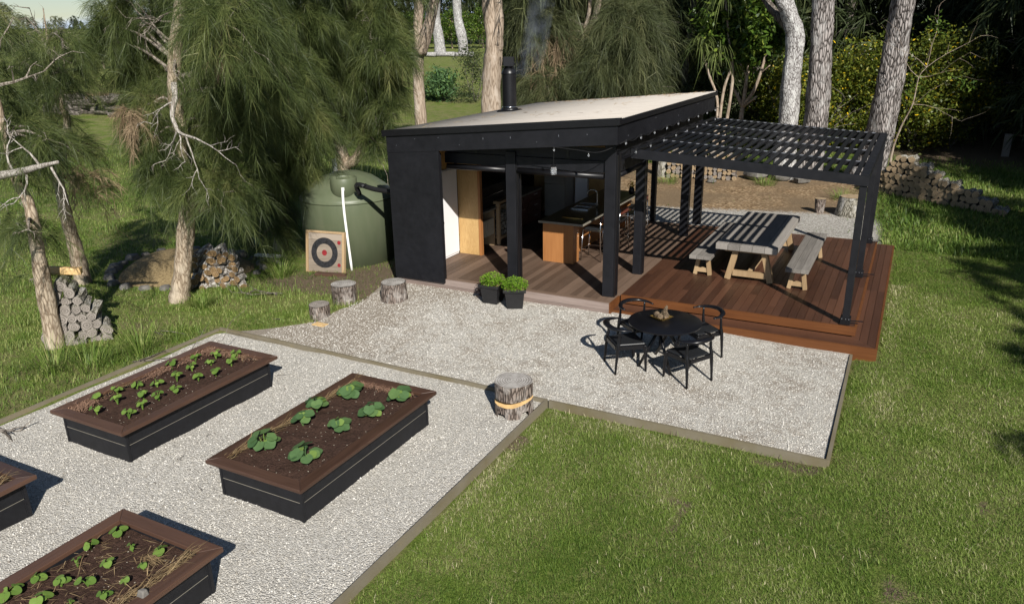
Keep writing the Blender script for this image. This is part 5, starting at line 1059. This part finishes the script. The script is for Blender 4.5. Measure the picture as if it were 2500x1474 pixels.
# gums behind the cabin
def gum(name, label, paths, rs, bark, grp='tall bare trunked trees behind the cabin', flare=.1):
    b = paths[0][0]; t = thing(name, label, 'tree', (b.x, b.y, 0), 0, grp); tops = []
    for k, (p, (ra, rb)) in enumerate(zip(paths, rs)):
        m = MB(); tops.append(trunk_mesh(m, p, ra, rb, 18, 7, .035, flare if k == 0 else 0)); m.build('trunk' if k == 0 else 'limb', bark, t, True)
    return t, tops
def gpt(px_, y): p = at(px_, 300, y=y); return Vector((p.x, p.y, -.1))
g1, tops1 = gum('gum_tree', 'pale gum trunk forking above the left end of the roof', [[gpt(1026, 22), at(1027, 300, y=22), at(1022, 200, y=22), at(1022, 110, y=22), at(1020, 60, y=22), at(1025, 0, y=22), at(1020, -150, y=22), at(1010, -330, y=22)], [at(1026, 130, y=21.95), at(1045, 70, y=21.9), at(1062, 0, y=21.8), at(1085, -90, y=21.7), at(1090, -250, y=21.6)]], [(.20, .13), (.2, .12)], bark_gum)
g2, tops2 = gum('gum_tree', 'thick straight brown gum trunk close to the flue', [[gpt(1200, 22.5), at(1200, 270, y=22.5), at(1202, 160, y=22.5), at(1206, 90, y=22.5), at(1198, 0, y=22.5), at(1196, -150, y=22.5), at(1190, -350, y=22.5)], [at(1212, 110, y=22.45), at(1218, 50, y=22.45), at(1215, -30, y=22.4), at(1222, -160, y=22.4)]], [(.33, .23), (.16, .12)], bark_gum)
def crownof(t, tops, mat, name='crown', rad=2.0, ns=60, rg=None, ln=.5, wd=.022, K=30):
    R_ = []
    for tp_ in tops:
        e = tp_[-1]
        for _ in range(4): R_.append(((e.x+rg.normal(0, 1.3), e.y+rg.normal(0, 1.3), e.z+rg.normal(.6, .9)), rad*rg.uniform(.6, 1), rad*.6, ns))
    m = MB(); limb_to(m, sum([tp_[-6:] for tp_ in tops], []), R_, PR, .07); m.build('branches', bark_dark, t); mesh_np(name, *needles(R_, rg, K, ln, wd, (.7, 1.3)), mat, t)
rg = np.random.default_rng(6); crownof(g1, tops1, fol_cas2, rg=rg); crownof(g2, tops2, fol_cas2, rg=rg)
# casuarina behind the flue
t6 = thing('casuarina_tree', 'grey green casuarina with bare grey twigs behind the roof and flue', 'tree', (-9.5, 25.3, 0), 0, GROUPC); rg = np.random.default_rng(8)
m = MB(); b6 = gpt(1425, 25.3); tp = trunk_mesh(m, [b6, at(1425, 240, y=25.3), at(1428, 140, y=25.2), at(1445, 70, y=25), at(1460, 10, y=24.9), at(1470, -120, y=24.9), at(1465, -250, y=24.9)], .19, .07, 12); m.build('trunk', bark_gum, t6, True)
m = MB(); trunk_mesh(m, [at(1428, 135, y=24.9), at(1424, 90, y=24.8), at(1438, 30, y=24.7), at(1442, -40, y=24.7)], .09, .05, 9); m.build('limb', bark_gum, t6, True)
L6 = [(1310, 40, 1.2), (1380, 60, 1.3, .8), (1470, 60, 1.3, .8), (1530, 60, 1.1), (1330, 130, 1.2, .5), (1410, 160, 1.2, .6), (1490, 150, 1.3), (1545, 140, .9), (1340, 210, 1.1), (1430, 220, 1.1), (1510, 210, 1.0), (1290, 190, .8), (1400, -60, 1.6), (1500, -60, 1.6), (1320, -70, 1.4), (1420, -180, 1.7), (1290, 100, .9, 1), (1550, 200, .7)]
R6 = regs_at(L6, 25.4, .7, rg, 24); m = MB(); limb_to(m, tp, R6, PR, .05)
for x, y, d in ((1425, 130, (-1, -.3, .5)), (1400, 100, (-1, -.2, .0)), (1360, 60, (-.9, -.2, -.6)), (1440, 150, (1, -.2, .3)), (1430, 130, (.7, -.3, -.5)), (1400, 190, (-.8, -.3, -.4)), (1340, 200, (-.3, -.3, -.6)), (1480, 190, (.8, -.3, .1))): twig(m, near(tp, at(x, y, y=24)), d, 2.2, .035, 2, PR, .06)
m.build('branches', bark_twig, t6); mesh_np('foliage', *needles(R6, rg, 80, .55, .0088, (.8, 1.4), .8), fol_cas2, t6)
mesh_np('dead_foliage', *needles([(tuple(at(1335, 85, y=24)), .35, .3, 26), (tuple(at(1360, 90, y=24)), .2, .3, 14)], rg, 36, .5, .014, (.5, .9), 1.2, -.4), fol_dead, t6)
# pines on the right
gA, tA = gum('pine_tree', 'white barked crooked trunk behind the middle of the pergola', [[gpt(1925, 29), at(1925, 300, y=29), at(1930, 200, y=29), at(1942, 90, y=29), at(1925, 30, y=28.9), at(1905, -20, y=28.8), at(1890, -130, y=28.7), at(1880, -300, y=28.7), at(1870, -620, y=28.6)]], [(.36, .2)], bark_white, 'tall trunks behind the pergola')
m = MB(); trunk_mesh(m, [at(1940, 80, y=29.2), at(1900, 40, y=29.5), at(1870, 0, y=29.8), at(1830, -90, y=30)], .16, .12, 10); m.build('limb', bark_dark, gA, True)
gB, tB = gum('pine_tree', 'straight furrowed grey pine trunk behind the pergola, middle of three', [[gpt(1988, 29.5), at(1992, 300, y=29.5), at(2002, 150, y=29.5), at(2012, 0, y=29.5), at(2022, -180, y=29.5), at(2030, -380, y=29.5), at(2040, -680, y=29.5)]], [(.43, .26)], bark_pine, 'tall trunks behind the pergola')
gC, tC = gum('pine_tree', 'leaning furrowed pine trunk by the log stack, right of three', [[gpt(2128, 29.8), at(2140, 360, y=29.6), at(2165, 230, y=29.4), at(2190, 100, y=29.2), at(2207, 0, y=29), at(2230, -160, y=28.8), at(2250, -360, y=28.6), at(2270, -680, y=28.4)]], [(.52, .2)], bark_pine, 'tall trunks behind the pergola')
rg = np.random.default_rng(9)
for t, tp_ in ((gA, tA), (gB, tB), (gC, tC)): crownof(t, tp_, fol_dark, rad=3.0, ns=60, rg=rg, ln=.6, wd=.03)

# ---------------------------------------------------------------- background: shrubs, far trees, hills
def atg(px_, py_):
    d = FW+RT*((px_-1250)/F)-UP*((py_-737)/F); t = 6.0; P_ = Vector((0, 0, CZ))
    while t < 500:
        q = P_+d*t
        if q.z <= float(lawn_z(q.x, q.y)): break
        t += .25+t*.004
    return Vector((q.x, q.y, float(lawn_z(q.x, q.y))))
def ground(x, y): return Vector((x, y, float(lawn_z(x, y))))
rg = np.random.default_rng(21)
# yellow flowered shrubs
for k, (px_, yy, w_, h_, lb) in enumerate(((1990, 35.5, 1.7, 3.6, 'yellow flecked shrub seen between the middle and right pine trunks'), (2075, 37, 2.2, 4.2, 'tall yellow flowered shrub just left of the leaning pine trunk'), (2235, 37.5, 2.3, 4.4, 'broad yellow flowered shrub just right of the leaning pine trunk'), (2330, 39, 2.2, 4.0, 'darker yellow flecked shrub at the shaded right side'), (1900, 37, 1.7, 3.6, 'green shrub behind the white barked crooked trunk'))):
    p = at(px_, 300, y=yy); b = ground(p.x, yy); t = thing('flowering_shrub', lb, 'shrub', b, 0, 'yellow flowered shrubs behind the pines')
    R_ = [((b.x+rg.normal(0, w_*.35), b.y+rg.normal(0, .7), b.z+h_*f), w_*.62, h_*.26, 1500) for f in (.25, .5, .72, .9) for _ in range(2)]
    mesh_np('foliage', *leaves(R_, rg, .15, .5), fol_yel, t); m = MB(); [twig(m, b, (rg.normal(0, .5), rg.normal(0, .3), 1), h_*.8, .04, 1, PR) for _ in range(5)]; m.build('stems', bark_dark, t)
# leafy shrub with pale forked branches
b = ground(at(1808, 300, y=31.5).x, 31.5); t = thing('frangipani_shrub', 'leafy shrub on bare pale forked branches beside the back corner of the roof', 'shrub', b); m = MB()
J = at(1813, 262, y=31.5)
for pth, r in (([b, at(1808, 300, y=31.5), J], .12), ([J, at(1795, 225, y=31.4), at(1782, 205, y=31.3)], .07), ([J, at(1822, 200, y=31.4), at(1830, 140, y=31.4)], .08), ([J, at(1840, 222, y=31.3), at(1858, 175, y=31.2), at(1870, 130, y=31.2)], .075), ([J, at(1836, 245, y=31.2), at(1847, 236, y=31.1)], .05), ([at(1858, 178, y=31.2), at(1880, 160, y=31)], .03), ([at(1822, 185, y=31.4), at(1805, 150, y=31.3)], .04)): trunk_mesh(m, pth, r, r*.65, 9, 5, .03)
m.build('trunk', bark_gum, t, True)
R_ = [(tuple(at(x, y, y=31.6)), r*1.25, r*1.1, int(1300*r*r)) for x, y, r in ((1790, 60, .8), (1840, 90, .8), (1800, 120, .7), (1760, 95, .6), (1870, 60, .7), (1830, 30, .8), (1885, 110, .5), (1780, 20, .8), (1850, -20, .9), (1905, 80, .5), (1740, 60, .5), (1820, 140, .45))]
mesh_np('foliage', *leaves(R_, rg, .28, .42), fol_leaf, t)
# cordylines: strap leaved crowns on thin stems
def strap(c_, n_, ln, rg_):
    V = []; T = []; tt = []
    for k in range(n_):
        a = rg_.uniform(0, 6.28); e = rg_.uniform(-.2, 1.25); d = np.array([math.cos(a)*math.cos(e), math.sin(a)*math.cos(e), math.sin(e)]); l_ = ln*rg_.uniform(.7, 1.2); sd = np.array([-math.sin(a), math.cos(a), 0])*.02; p = np.array(c_); k0 = len(V); ti = rg_.random()
        for i in range(6):
            f = i/5; q = p+d*l_*f+np.array([0, 0, -.8*l_*f*f*f*rg_.uniform(.9, 1.1)]); w_ = (1-f**2)*1.0+.05; V += [q-sd*w_, q+sd*w_]; tt += [ti, ti]
        T += [(k0+2*i, k0+2*i+1, k0+2*i+3) for i in range(5)]+[(k0+2*i, k0+2*i+3, k0+2*i+2) for i in range(5)]
    return V, T, tt
for lb, heads, stems in (('cabbage tree with two drooping strap leaf heads right behind the roof corner', [(1712, 118), (1752, 128)], [[(1752, 330), (1765, 230), (1785, 160), (1752, 122)], [(1740, 330), (1752, 260), (1730, 180), (1712, 115)]]),
                         ('taller cabbage tree whose leaf head hangs from the top edge', [(1770, -12)], [[(1762, 330), (1788, 200), (1780, 100), (1771, 0)]])):
    p0 = at(stems[0][0][0], 300, y=31); b = ground(p0.x, 31); t = thing('cabbage_tree', lb, 'tree', b, 0, 'cabbage trees behind the roof'); m = MB()
    for s_ in stems: trunk_mesh(m, [Vector((at(s_[0][0], 300, y=31).x, 31, -.05))]+[at(x, y, y=31) for x, y in s_[1:]], .065, .04, 8)
    m.build('trunk', bark_gum, t, True); V = []; T = []; tt = []
    for x, y in heads:
        v, q, s_ = strap(at(x, y, y=31), 130, 1.25, rg); k0 = len(V); V += v; T += [tuple(i+k0 for i in f) for f in q]; tt += s_
    mesh_np('leaves', V, T, tt, fol_cord, t)
# bare sapling by the log stack
b = ground(at(2178, 372, y=27.6).x, 27.6); t = thing('bare_sapling', 'thin pale leaning sapling with bare spreading twigs above the right log stack', 'tree', b); m = MB()
q = [b, at(2178, 372, y=27.6), at(2200, 310, y=27.4), at(2228, 255, y=27.2), at(2243, 190, y=27), at(2262, 165, y=27)]
m.tube(smooth_path(q, 5), [.042-.0014*i for i in range(26)], 7, False)
for p0, d in ((q[3], (1, -.2, .45)), (q[3], (.9, 0, .05)), (q[4], (1, -.1, .15)), (q[4], (-.5, 0, .5)), (q[5], (.8, 0, .8)), (q[5], (.1, 0, 1)), (q[5], (-.6, 0, .7))): twig(m, p0, d, 1.6, .009, 1, PR)
m.build('trunk', bark_gum, t); mesh_np('leaves', *leaves([(tuple(at(2340, 200, y=27)), .5, .3, 90), (tuple(at(2285, 60, y=27)), .35, .6, 110), (tuple(at(2245, 220, y=27.3)), .4, .4, 70)], rg, .12, .4), fol_leaf, t)
# dark bush and silver flax in the gap left of the straight gum
for nm, px_, py_, lb, mat, w_, h_, sz in (('bush', 1160, 250, 'dark glossy bush between the pale forked gum and the straight gum', fol_dark, 1.8, 3.8, .16), ('flax_bush', 1085, 245, 'silvery leaved bush on the far lawn beyond the forked gum', fol_pump, 1.6, 1.9, .3)):
    b = atg(px_, py_); t = thing(nm, lb, 'shrub', b); R_ = [((b.x+rg.normal(0, w_*.3), b.y+rg.normal(0, .5), b.z+h_*f), w_*.7, h_*.25, 700) for f in (.2, .45, .7, .85)]; mesh_np('foliage', *leaves(R_, rg, sz, .4), mat, t)
    m = MB(); [twig(m, b, (rg.normal(0, .4), 0, 1), h_*.7, .04, 1, PR) for _ in range(4)]; m.build('stems', bark_dark, t)
# tree stock: prototypes first, then copies
def stock(name, mat, bark, h, w_, n_, ln, wd, low=.12, seed=0, leafy=0):
    rg_ = np.random.default_rng(seed); t = thing(name, '', 'tree'); m = MB(); pth = [Vector((0, 0, -.3)), Vector((.1, 0, h*.35)), Vector((-.15, .1, h*.7)), Vector((0, 0, h*.95))]; tp_ = trunk_mesh(m, pth, .03*h*.8, .04, 10); m.build('trunk', bark, t, True)
    R_ = []
    for k in range(16):
        f = low+(1-low)*(k+.5)/16; rr_ = w_*(.45+.75*math.sin(PI*min(1, f*.85+.12)))*.62; a = k*2.4; R_.append(((rr_*.75*math.cos(a), rr_*.75*math.sin(a), h*f), rr_*.62, h*.085, n_))
    m = MB(); limb_to(m, tp_, R_, PR, .05); m.build('branches', bark, t)
    if leafy: mesh_np('crown', *leaves(R_, rg_, ln, .45), mat, t)
    else: mesh_np('crown', *needles(R_, rg_, 26, ln, wd, (.7, 1.4), .7), mat, t)
    return t
used = {}
def place(proto, x, y, s_, rz, label, grp, zs=1.0):
    o = proto if proto.name not in used else copy_tree(proto); used[proto.name] = 1
    o.location = ground(x, y); o.rotation_euler.z = rz; o.scale = (s_, s_, s_*zs); o['label'] = label; o['group'] = grp; return o
DK = [stock('dark_pine', fol_dark, bark_dark, 13, 3.4, 26, .85, .055, .08, 31+k) for k in range(3)]
CS = [stock('casuarina_tree', fol_cas2, bark_gum, 10, 2.6, 30, .6, .028, .14, 41+k) for k in range(2)]
YG = [stock('young_tree', fol_leaf, bark_gum, 4.6, 1.6, 260, .26, 0, .25, 51+k, 1) for k in range(2)]
# dark conifers closing the view behind the pines
lab = 'dark shaded conifer in the dense row behind the pines and shrubs'
for k in range(23):
    x = -16+1.75*k+PR.uniform(-.5, .5); y = (44 if k % 2 else 49)+PR.uniform(-1.5, 1.5)-max(0, x)*.18
    place(DK[k % 3], x, y, PR.uniform(.9, 1.2), PR.uniform(0, 6), lab, 'dark conifers behind the cabin')
for k, (x, y, s_) in enumerate(((4.6, 38.5, 1.0), (6.8, 35, .95), (4.2, 43, 1.1), (-9.5, 35.5, .75), (-7, 38.5, .9), (-12.6, 37, .8), (8.5, 40, 1.1), (9.6, 33.5, .85))):
    place(DK[(k+1) % 3], x, y, s_, k*1.3, ('dark conifer at the right picture edge beyond the log stack' if x > 2 else 'dark conifer just behind the grey green casuarina and the cabbage trees'), 'nearer dark conifers')
# trees across the far lawn and the left field
for k, (px_, py_, s_) in enumerate(((985, 118, 1.0), (1020, 118, 1.1), (1065, 120, .95), (1105, 119, 1.1), (1140, 120, 1.0), (1180, 118, 1.15), (1235, 118, 1.1), (950, 122, 1.1))):
    b = atg(px_, py_); place(YG[k % 2], b.x, b.y, s_*1.25, k*1.1, 'small bright young tree in the row along the far lawn edge', 'young trees along the far lawn')
for k, (px_, py_, s_) in enumerate(((940, 112, 1.7), (1000, 108, 1.8), (1060, 107, 1.7), (1120, 108, 1.9), (1175, 108, 1.8), (1240, 108, 1.8), (1290, 110, 1.7), (880, 112, 1.7), (1330, 112, 1.5))):
    b = atg(px_, py_); place(DK[k % 3], b.x, b.y, s_, k*.9, 'tall dark conifer behind the row of young trees on the far lawn', 'tall conifers beyond the far lawn')
for k, (px_, yb, lb, wdt) in enumerate(((1072, 133, 'distant grey trunk on the far lawn, left of two', 26), (1128, 133, 'distant crooked grey trunk on the far lawn, right of two', 24))):
    b = atg(px_+4, yb+2); yy = b.y; gum('gum_tree', lb, [[b, at(px_, yb-40, y=yy), at(px_-10, yb-90, y=yy), at(px_-8-6*k, yb-150, y=yy), at(px_-10, yb-300, y=yy)]], [(wdt/2/PXM(b), wdt/2.6/PXM(b))], bark_white, 'distant grey trunks on the far lawn')
for k, px_ in enumerate((985, 1030, 1075, 1120)):
    b = atg(px_, 139); m = MB(); m.tube([b+Vector((-2.2, .3, .2)), b+Vector((2.4, -.2, .3))], [.35, .3], 9); tag(m.build('fallen_log', bark_white, None, True), 'pale fallen log in the line edging the far lawn', 'log', 'fallen logs edging the far lawn')
LF = [(35, 150, 1.0, 'CS'), (160, 175, .95, 'CS'), (255, 168, .9, 'CS'), (-60, 160, 1.1, 'CS'), (90, 165, .9, 'CS'), (330, 165, .95, 'CS'), (420, 160, 1.1, 'CS'), (520, 158, 1.2, 'DK'), (610, 155, 1.2, 'DK'), (700, 150, 1.2, 'DK'), (790, 145, 1.2, 'DK'), (205, 150, .6, 'DK'), (-140, 170, 1, 'CS')]
for k, (px_, py_, s_, ty) in enumerate(LF):
    b = atg(px_, py_); pr = CS[k % 2] if ty == 'CS' else DK[k % 3]; sc = s_*(b.length/70)*(.40 if px_ < 340 else .6); place(pr, b.x, b.y, sc, k*1.7, 'hazy olive tree standing across the left field' if ty == 'CS' else 'dark distant tree behind the casuarinas at the left', 'trees across the left field', 1.0)
# out of frame on the right: the trees whose shade falls over the lawn and the far right
for k, (x, y, s_) in enumerate(((9.5, 3.2, .56), (10.3, 6.0, .62), (11.4, 8.4, .72), (12.3, 10.2, .78), (13.0, 12.4, .8), (11.5, 15.3, .88), (14.6, 20.5, .92), (14.2, 25.0, .9), (15.0, 29.5, .9), (18.5, 23, 1.0), (17.5, 16, .95), (11.6, 23.5, .8), (11, 28, .9))):
    place(DK[k % 3], x, y, s_, k*2.1, 'dark conifer standing beyond the right edge of the lawn', 'conifers beyond the lawn')
for pr in DK+CS+YG:
    if pr.name not in used: print('unused', pr.name)
# far hills
V = []; 
for i in range(90):
    a = -1.6+i*.035; 
    for r_, hh in ((900, -10), (1100, 16+14*float(vnoise(i, 0, 9, 3))+4*float(vnoise(i, 0, 3, 4))), (1500, 20)): V.append((r_*math.sin(a), r_*math.cos(a), hh))
ii = np.arange(270).reshape(90, 3); q = np.stack([ii[:-1, :-1], ii[1:, :-1], ii[1:, 1:], ii[:-1, 1:]], -1).reshape(-1, 4)
hm = N('hill_woods', .95, .05); hm.col(hm.ramp(hm.noise(hm.world((.02, .02, .06)), 1.5, 6, .7), [(.35, (.035, .055, .04)), (.65, (.10, .13, .07))])); tag(mesh_np('hills', V, q, None, hm.m, None, None, True), kind='structure')

b = ground(3.43, 37.2); m = MB(); m.box(b.x-.14, b.x+.14, b.y-.08, b.y+.08, b.z-.05, b.z+.85, .5); m.box(b.x-.16, b.x+.16, b.y-.1, b.y+.1, b.z+.852, b.z+.9, .3); tag(m.build('timber_stake', oldwood, bevel=.01), 'short square timber stake standing in the shade at the far right', 'stake')
b = ground(-9.0, 30.6); lr = thing('timber_rail', 'low timber rail on short posts left of the firewood wall', 'rail', b); m = MB(); m.box(b.x-1.1, b.x+1.1, b.y-.05, b.y+.05, .36, .5, .6); m.build('rail', rawwood, lr)
for dx in (-.9, .9): m = MB(); m.box(b.x+dx-.05, b.x+dx+.05, b.y+.052, b.y+.14, b.z-.05, .48, .4); m.build('post', rawwood, lr)
# ---------------------------------------------------------------- grass blades (uncountable)
def grass(n_, xr, yr, dens, length, width, seed, tintf, lean=.6):
    rg_ = np.random.default_rng(seed); x = rg_.uniform(*xr, n_); y = rg_.uniform(*yr, n_); dd = np.hypot(x, y); az = np.degrees(np.arctan2(x, y))
    k = rg_.random(n_) < dens(x, y, dd); k &= (az > -66) & (az < 12) & ~in_gravel(x, y) & ~in_build(x, y); k &= ~((x > -10.95) & (x < -4.13) & (y < 9.08)) & ~((x > -4.25) & (x < -.35) & (y > 8.93) & (y < 12.8))
    k &= np.hypot(x-KX, y-KY) > KR; x, y, dd = x[k], y[k], dd[k]; s_, mu_, g_ = masks(x, y); k = rg_.random(len(x)) > np.clip(1.25*np.maximum(np.maximum(s_*.85, mu_*.97), g_*1.0), 0, .985); k &= np.hypot((x-MX_)/1.9, (y-MY_)/1.5) > 1; x, y, dd = x[k], y[k], dd[k]
    n2 = len(x); a = rg_.uniform(0, 6.28, n2); l_ = length(x, y, dd)*rg_.uniform(.4, 1.5, n2)*(1+.9*(rg_.random(n2) > .93)); w_ = width(dd)*rg_.uniform(.7, 1.3, n2); b = np.stack([x, y, lawn_z(x, y)-.012], -1)
    ln_ = rg_.uniform(.15, 1.0, n2)*lean*1.4; dz = np.cos(ln_); h = np.sin(ln_); d = np.stack([np.cos(a)*h, np.sin(a)*h, dz], -1); sd = np.stack([-np.sin(a), np.cos(a), 0*a], -1)*w_[:, None]/2; mid = b+d*(l_*.55)[:, None]; tip = b+d*l_[:, None]+np.stack([np.cos(a)*l_*.18, np.sin(a)*l_*.18, -l_*.12], -1)
    V = np.stack([b-sd, b+sd, mid+sd*.8, mid-sd*.8, tip], 1).reshape(-1, 3); T = (np.array([(0, 1, 2), (0, 2, 3), (3, 2, 4)])[None]+5*np.arange(n2)[:, None, None]).reshape(-1, 3)
    return V, T, np.repeat(np.clip(tintf(x, y)+rg_.normal(0, .24, n2), 0, 1), 5)
def lawn_tint(x, y):
    p = vnoise(x, y, 1.6, 11)*.5+vnoise(x, y, .55, 12)*.35+vnoise(x, y, .2, 13)*.15
    e = (.4*np.exp(-((y-8.75)/.2)**2)*(x > -4.2)*(x < .1)+.4*np.exp(-((x-.12)/.22)**2)*(y > 9)*(y < 17)+.3*np.exp(-((x+4.05)/.12)**2)*(y < 9))*vnoise(x, y, .45, 21)*1.5
    return .08+.62*sstep(.25, .8, p)*.85+e
V, T, t_ = grass(1500000, (-4.2, 7.5), (2.2, 22), lambda x, y, d: np.minimum(1, (7.5/d)**1.5)*np.where(d < 22, 1, 0), lambda x, y, d: .027+.0012*d+0*x, lambda d: .0026+.00034*d, 5, lawn_tint, 1.0)
V2, T2, t2_ = grass(130000, (-4.2, 5), (2.5, 15), lambda x, y, d: .75*(vnoise(x, y, .8, 31) > .35), lambda x, y, d: .055+0*x, lambda d: .0055+0*d, 15, lambda x, y: .45+.5*(vnoise(x*9, y*9, .37, 5)-.4), 1.15)
V, T, t_ = np.concatenate([V, V2]), np.concatenate([T, T2+len(V)]), np.concatenate([t_, t2_])
tag(mesh_np('lawn_grass', V, T, t_, grassm), kind='stuff', label='patchy mown lawn grass in front of and beside the deck', cat='grass')
V, T, t_ = grass(1100000, (-34, -8.6), (3, 34), lambda x, y, d: np.minimum(1, (12.5/d)**1.7), lambda x, y, d: .032+.0015*d+.13*np.exp(-((x+11.6)/.6)**2)*(y < 9)*(vnoise(x, y, .5, 6)**1.3)+.06*(vnoise(x, y, 1.1, 8) > .66), lambda d: .0034+.00038*d, 6, lambda x, y: .12+.5*sstep(.25, .8, vnoise(x, y, 1.9, 14)*.6+vnoise(x, y, .5, 15)*.4), .6)
tag(mesh_np('meadow_grass', V, T, t_, lushm), kind='stuff', label='lush rough grass among the casuarina trunks on the left', cat='grass')
V, T, t_ = grass(200000, (-9, 9), (20, 36), lambda x, y, d: .55*(25/d)**2*np.where((x < -1.2) & (y < 31), .12, 1), lambda x, y, d: .13+0*x, lambda d: .02+0*d, 7, lawn_tint, .6)
tag(mesh_np('rough_grass', V, T, t_, lushm), kind='stuff', label='rough shaded grass behind the deck and round the log stacks', cat='grass')
# separate tall tufts
def tuft(x, y, n_, h_, sp_, label, mat=lushm):
    rg_ = np.random.default_rng(int(abs(x*1000))); b = ground(x, y); t = thing('grass_tuft', label, 'grass tuft', b, 0, 'tall grass tufts'); V = []; T = []; tt = []
    for k in range(n_):
        a = rg_.uniform(0, 6.28); r_ = sp_*math.sqrt(rg_.random()); p = np.array([x+r_*math.cos(a), y+r_*math.sin(a), b.z-.02]); out_ = rg_.uniform(.1, .75); d = np.array([math.cos(a)*out_, math.sin(a)*out_, 1]); d /= np.linalg.norm(d); l_ = h_*rg_.uniform(.5, 1.2); sd = np.array([-math.sin(a), math.cos(a), 0])*.006; k0 = len(V); ti = np.clip(rg_.normal(.5, .25), 0, 1)
        for i in range(5): f = i/4; q = p+d*l_*f+np.array([math.cos(a)*.25*l_*f*f, math.sin(a)*.25*l_*f*f, -.35*l_*f**3]); V += [q-sd*(1-.85*f), q+sd*(1-.85*f)]; tt += [ti, ti]
        T += [(k0+2*i, k0+2*i+1, k0+2*i+3) for i in range(4)]+[(k0+2*i, k0+2*i+3, k0+2*i+2) for i in range(4)]
    mesh_np('blades', V, T, tt, mat, t)
for a in ((-12.2, 9.85, 190, .42, .16, 'arching green tuft at the foot of the thick pale trunk'), (-12.25, 12.1, 220, .5, .25, 'dense green tuft before the target board'), (-12.9, 12.6, 220, .55, .3, 'pale green tuft beside the half hidden plank'), (-11.35, 7.75, 130, .75, .25, 'tall thin grass in front of the pyramid log stack'), (-12.0, 6.6, 150, .7, .35, 'tall grass left of the leaning pale trunk foot'), (-11.5, 6.9, 110, .65, .3, 'thin tall grass between the left trunk and the edging board'), (-7.6, 26.6, 160, .5, .4, 'green weed clump at the left end of the firewood wall'), (-1.7, 25.9, 160, .55, .4, 'green weed clump behind the wide stump'), (-4.4, 27.6, 160, .5, .4, 'green weed clump right of the firewood wall')): tuft(*a)
# fallen twigs and debris
DB = [((-10.95, 7.3, .06), (.2, 1, .02), 1.5, .02, 'long dead branch lying along the mossy edging board'), ((-11.3, 11.0, .05), (-.8, -.5, .1), 1.3, .03, 'bundle of dead twigs on the bare soil left of the stumps'), ((-10.2, 9.9, .05), (-.9, .2, .05), .8, .016, 'dry twig beside the dark stump'), ((-11.8, 8.4, .06), (.9, .3, .02), 1.2, .02, 'dead twigs on the ground right of the pyramid log stack'), ((-10.75, 4.95, .05), (1, -.1, .03), .7, .045, 'grey driftwood piece on the gravel at the left picture edge'), ((-10.9, 4.8, .12), (.9, .3, .02), .6, .05, 'second grey driftwood piece at the left picture edge')]
for p, d, ln, r, lb in DB:
    m = MB(); twig(m, p, (d[0], d[1], d[2]-.1), ln, r*.6, 1, PR, .06)
    if ln > 1.1: twig(m, Vector(p)+Vector((.1, .05, .02)), d, ln*.8, r*.45, 1, PR, .06)
    tag(m.build('dead_branch', bark_dark), lb, 'branch')
for k in range(26):
    x, y = (PR.uniform(-10.5, -4.6), PR.uniform(3, 8.8)) if k % 2 else (PR.uniform(-9, -.8), PR.uniform(9.3, 12.3))
    m = MB(); twig(m, (x, y, float(gz(x, y))*(y > 9.06)+.012), (PR.gauss(0, 1), PR.gauss(0, 1), 0), PR.uniform(.1, .25), .004, 1, PR); tag(m.build('twig', bark_dark), 'tiny dry twig lying on the pale gravel', 'twig', 'twigs on the gravel')
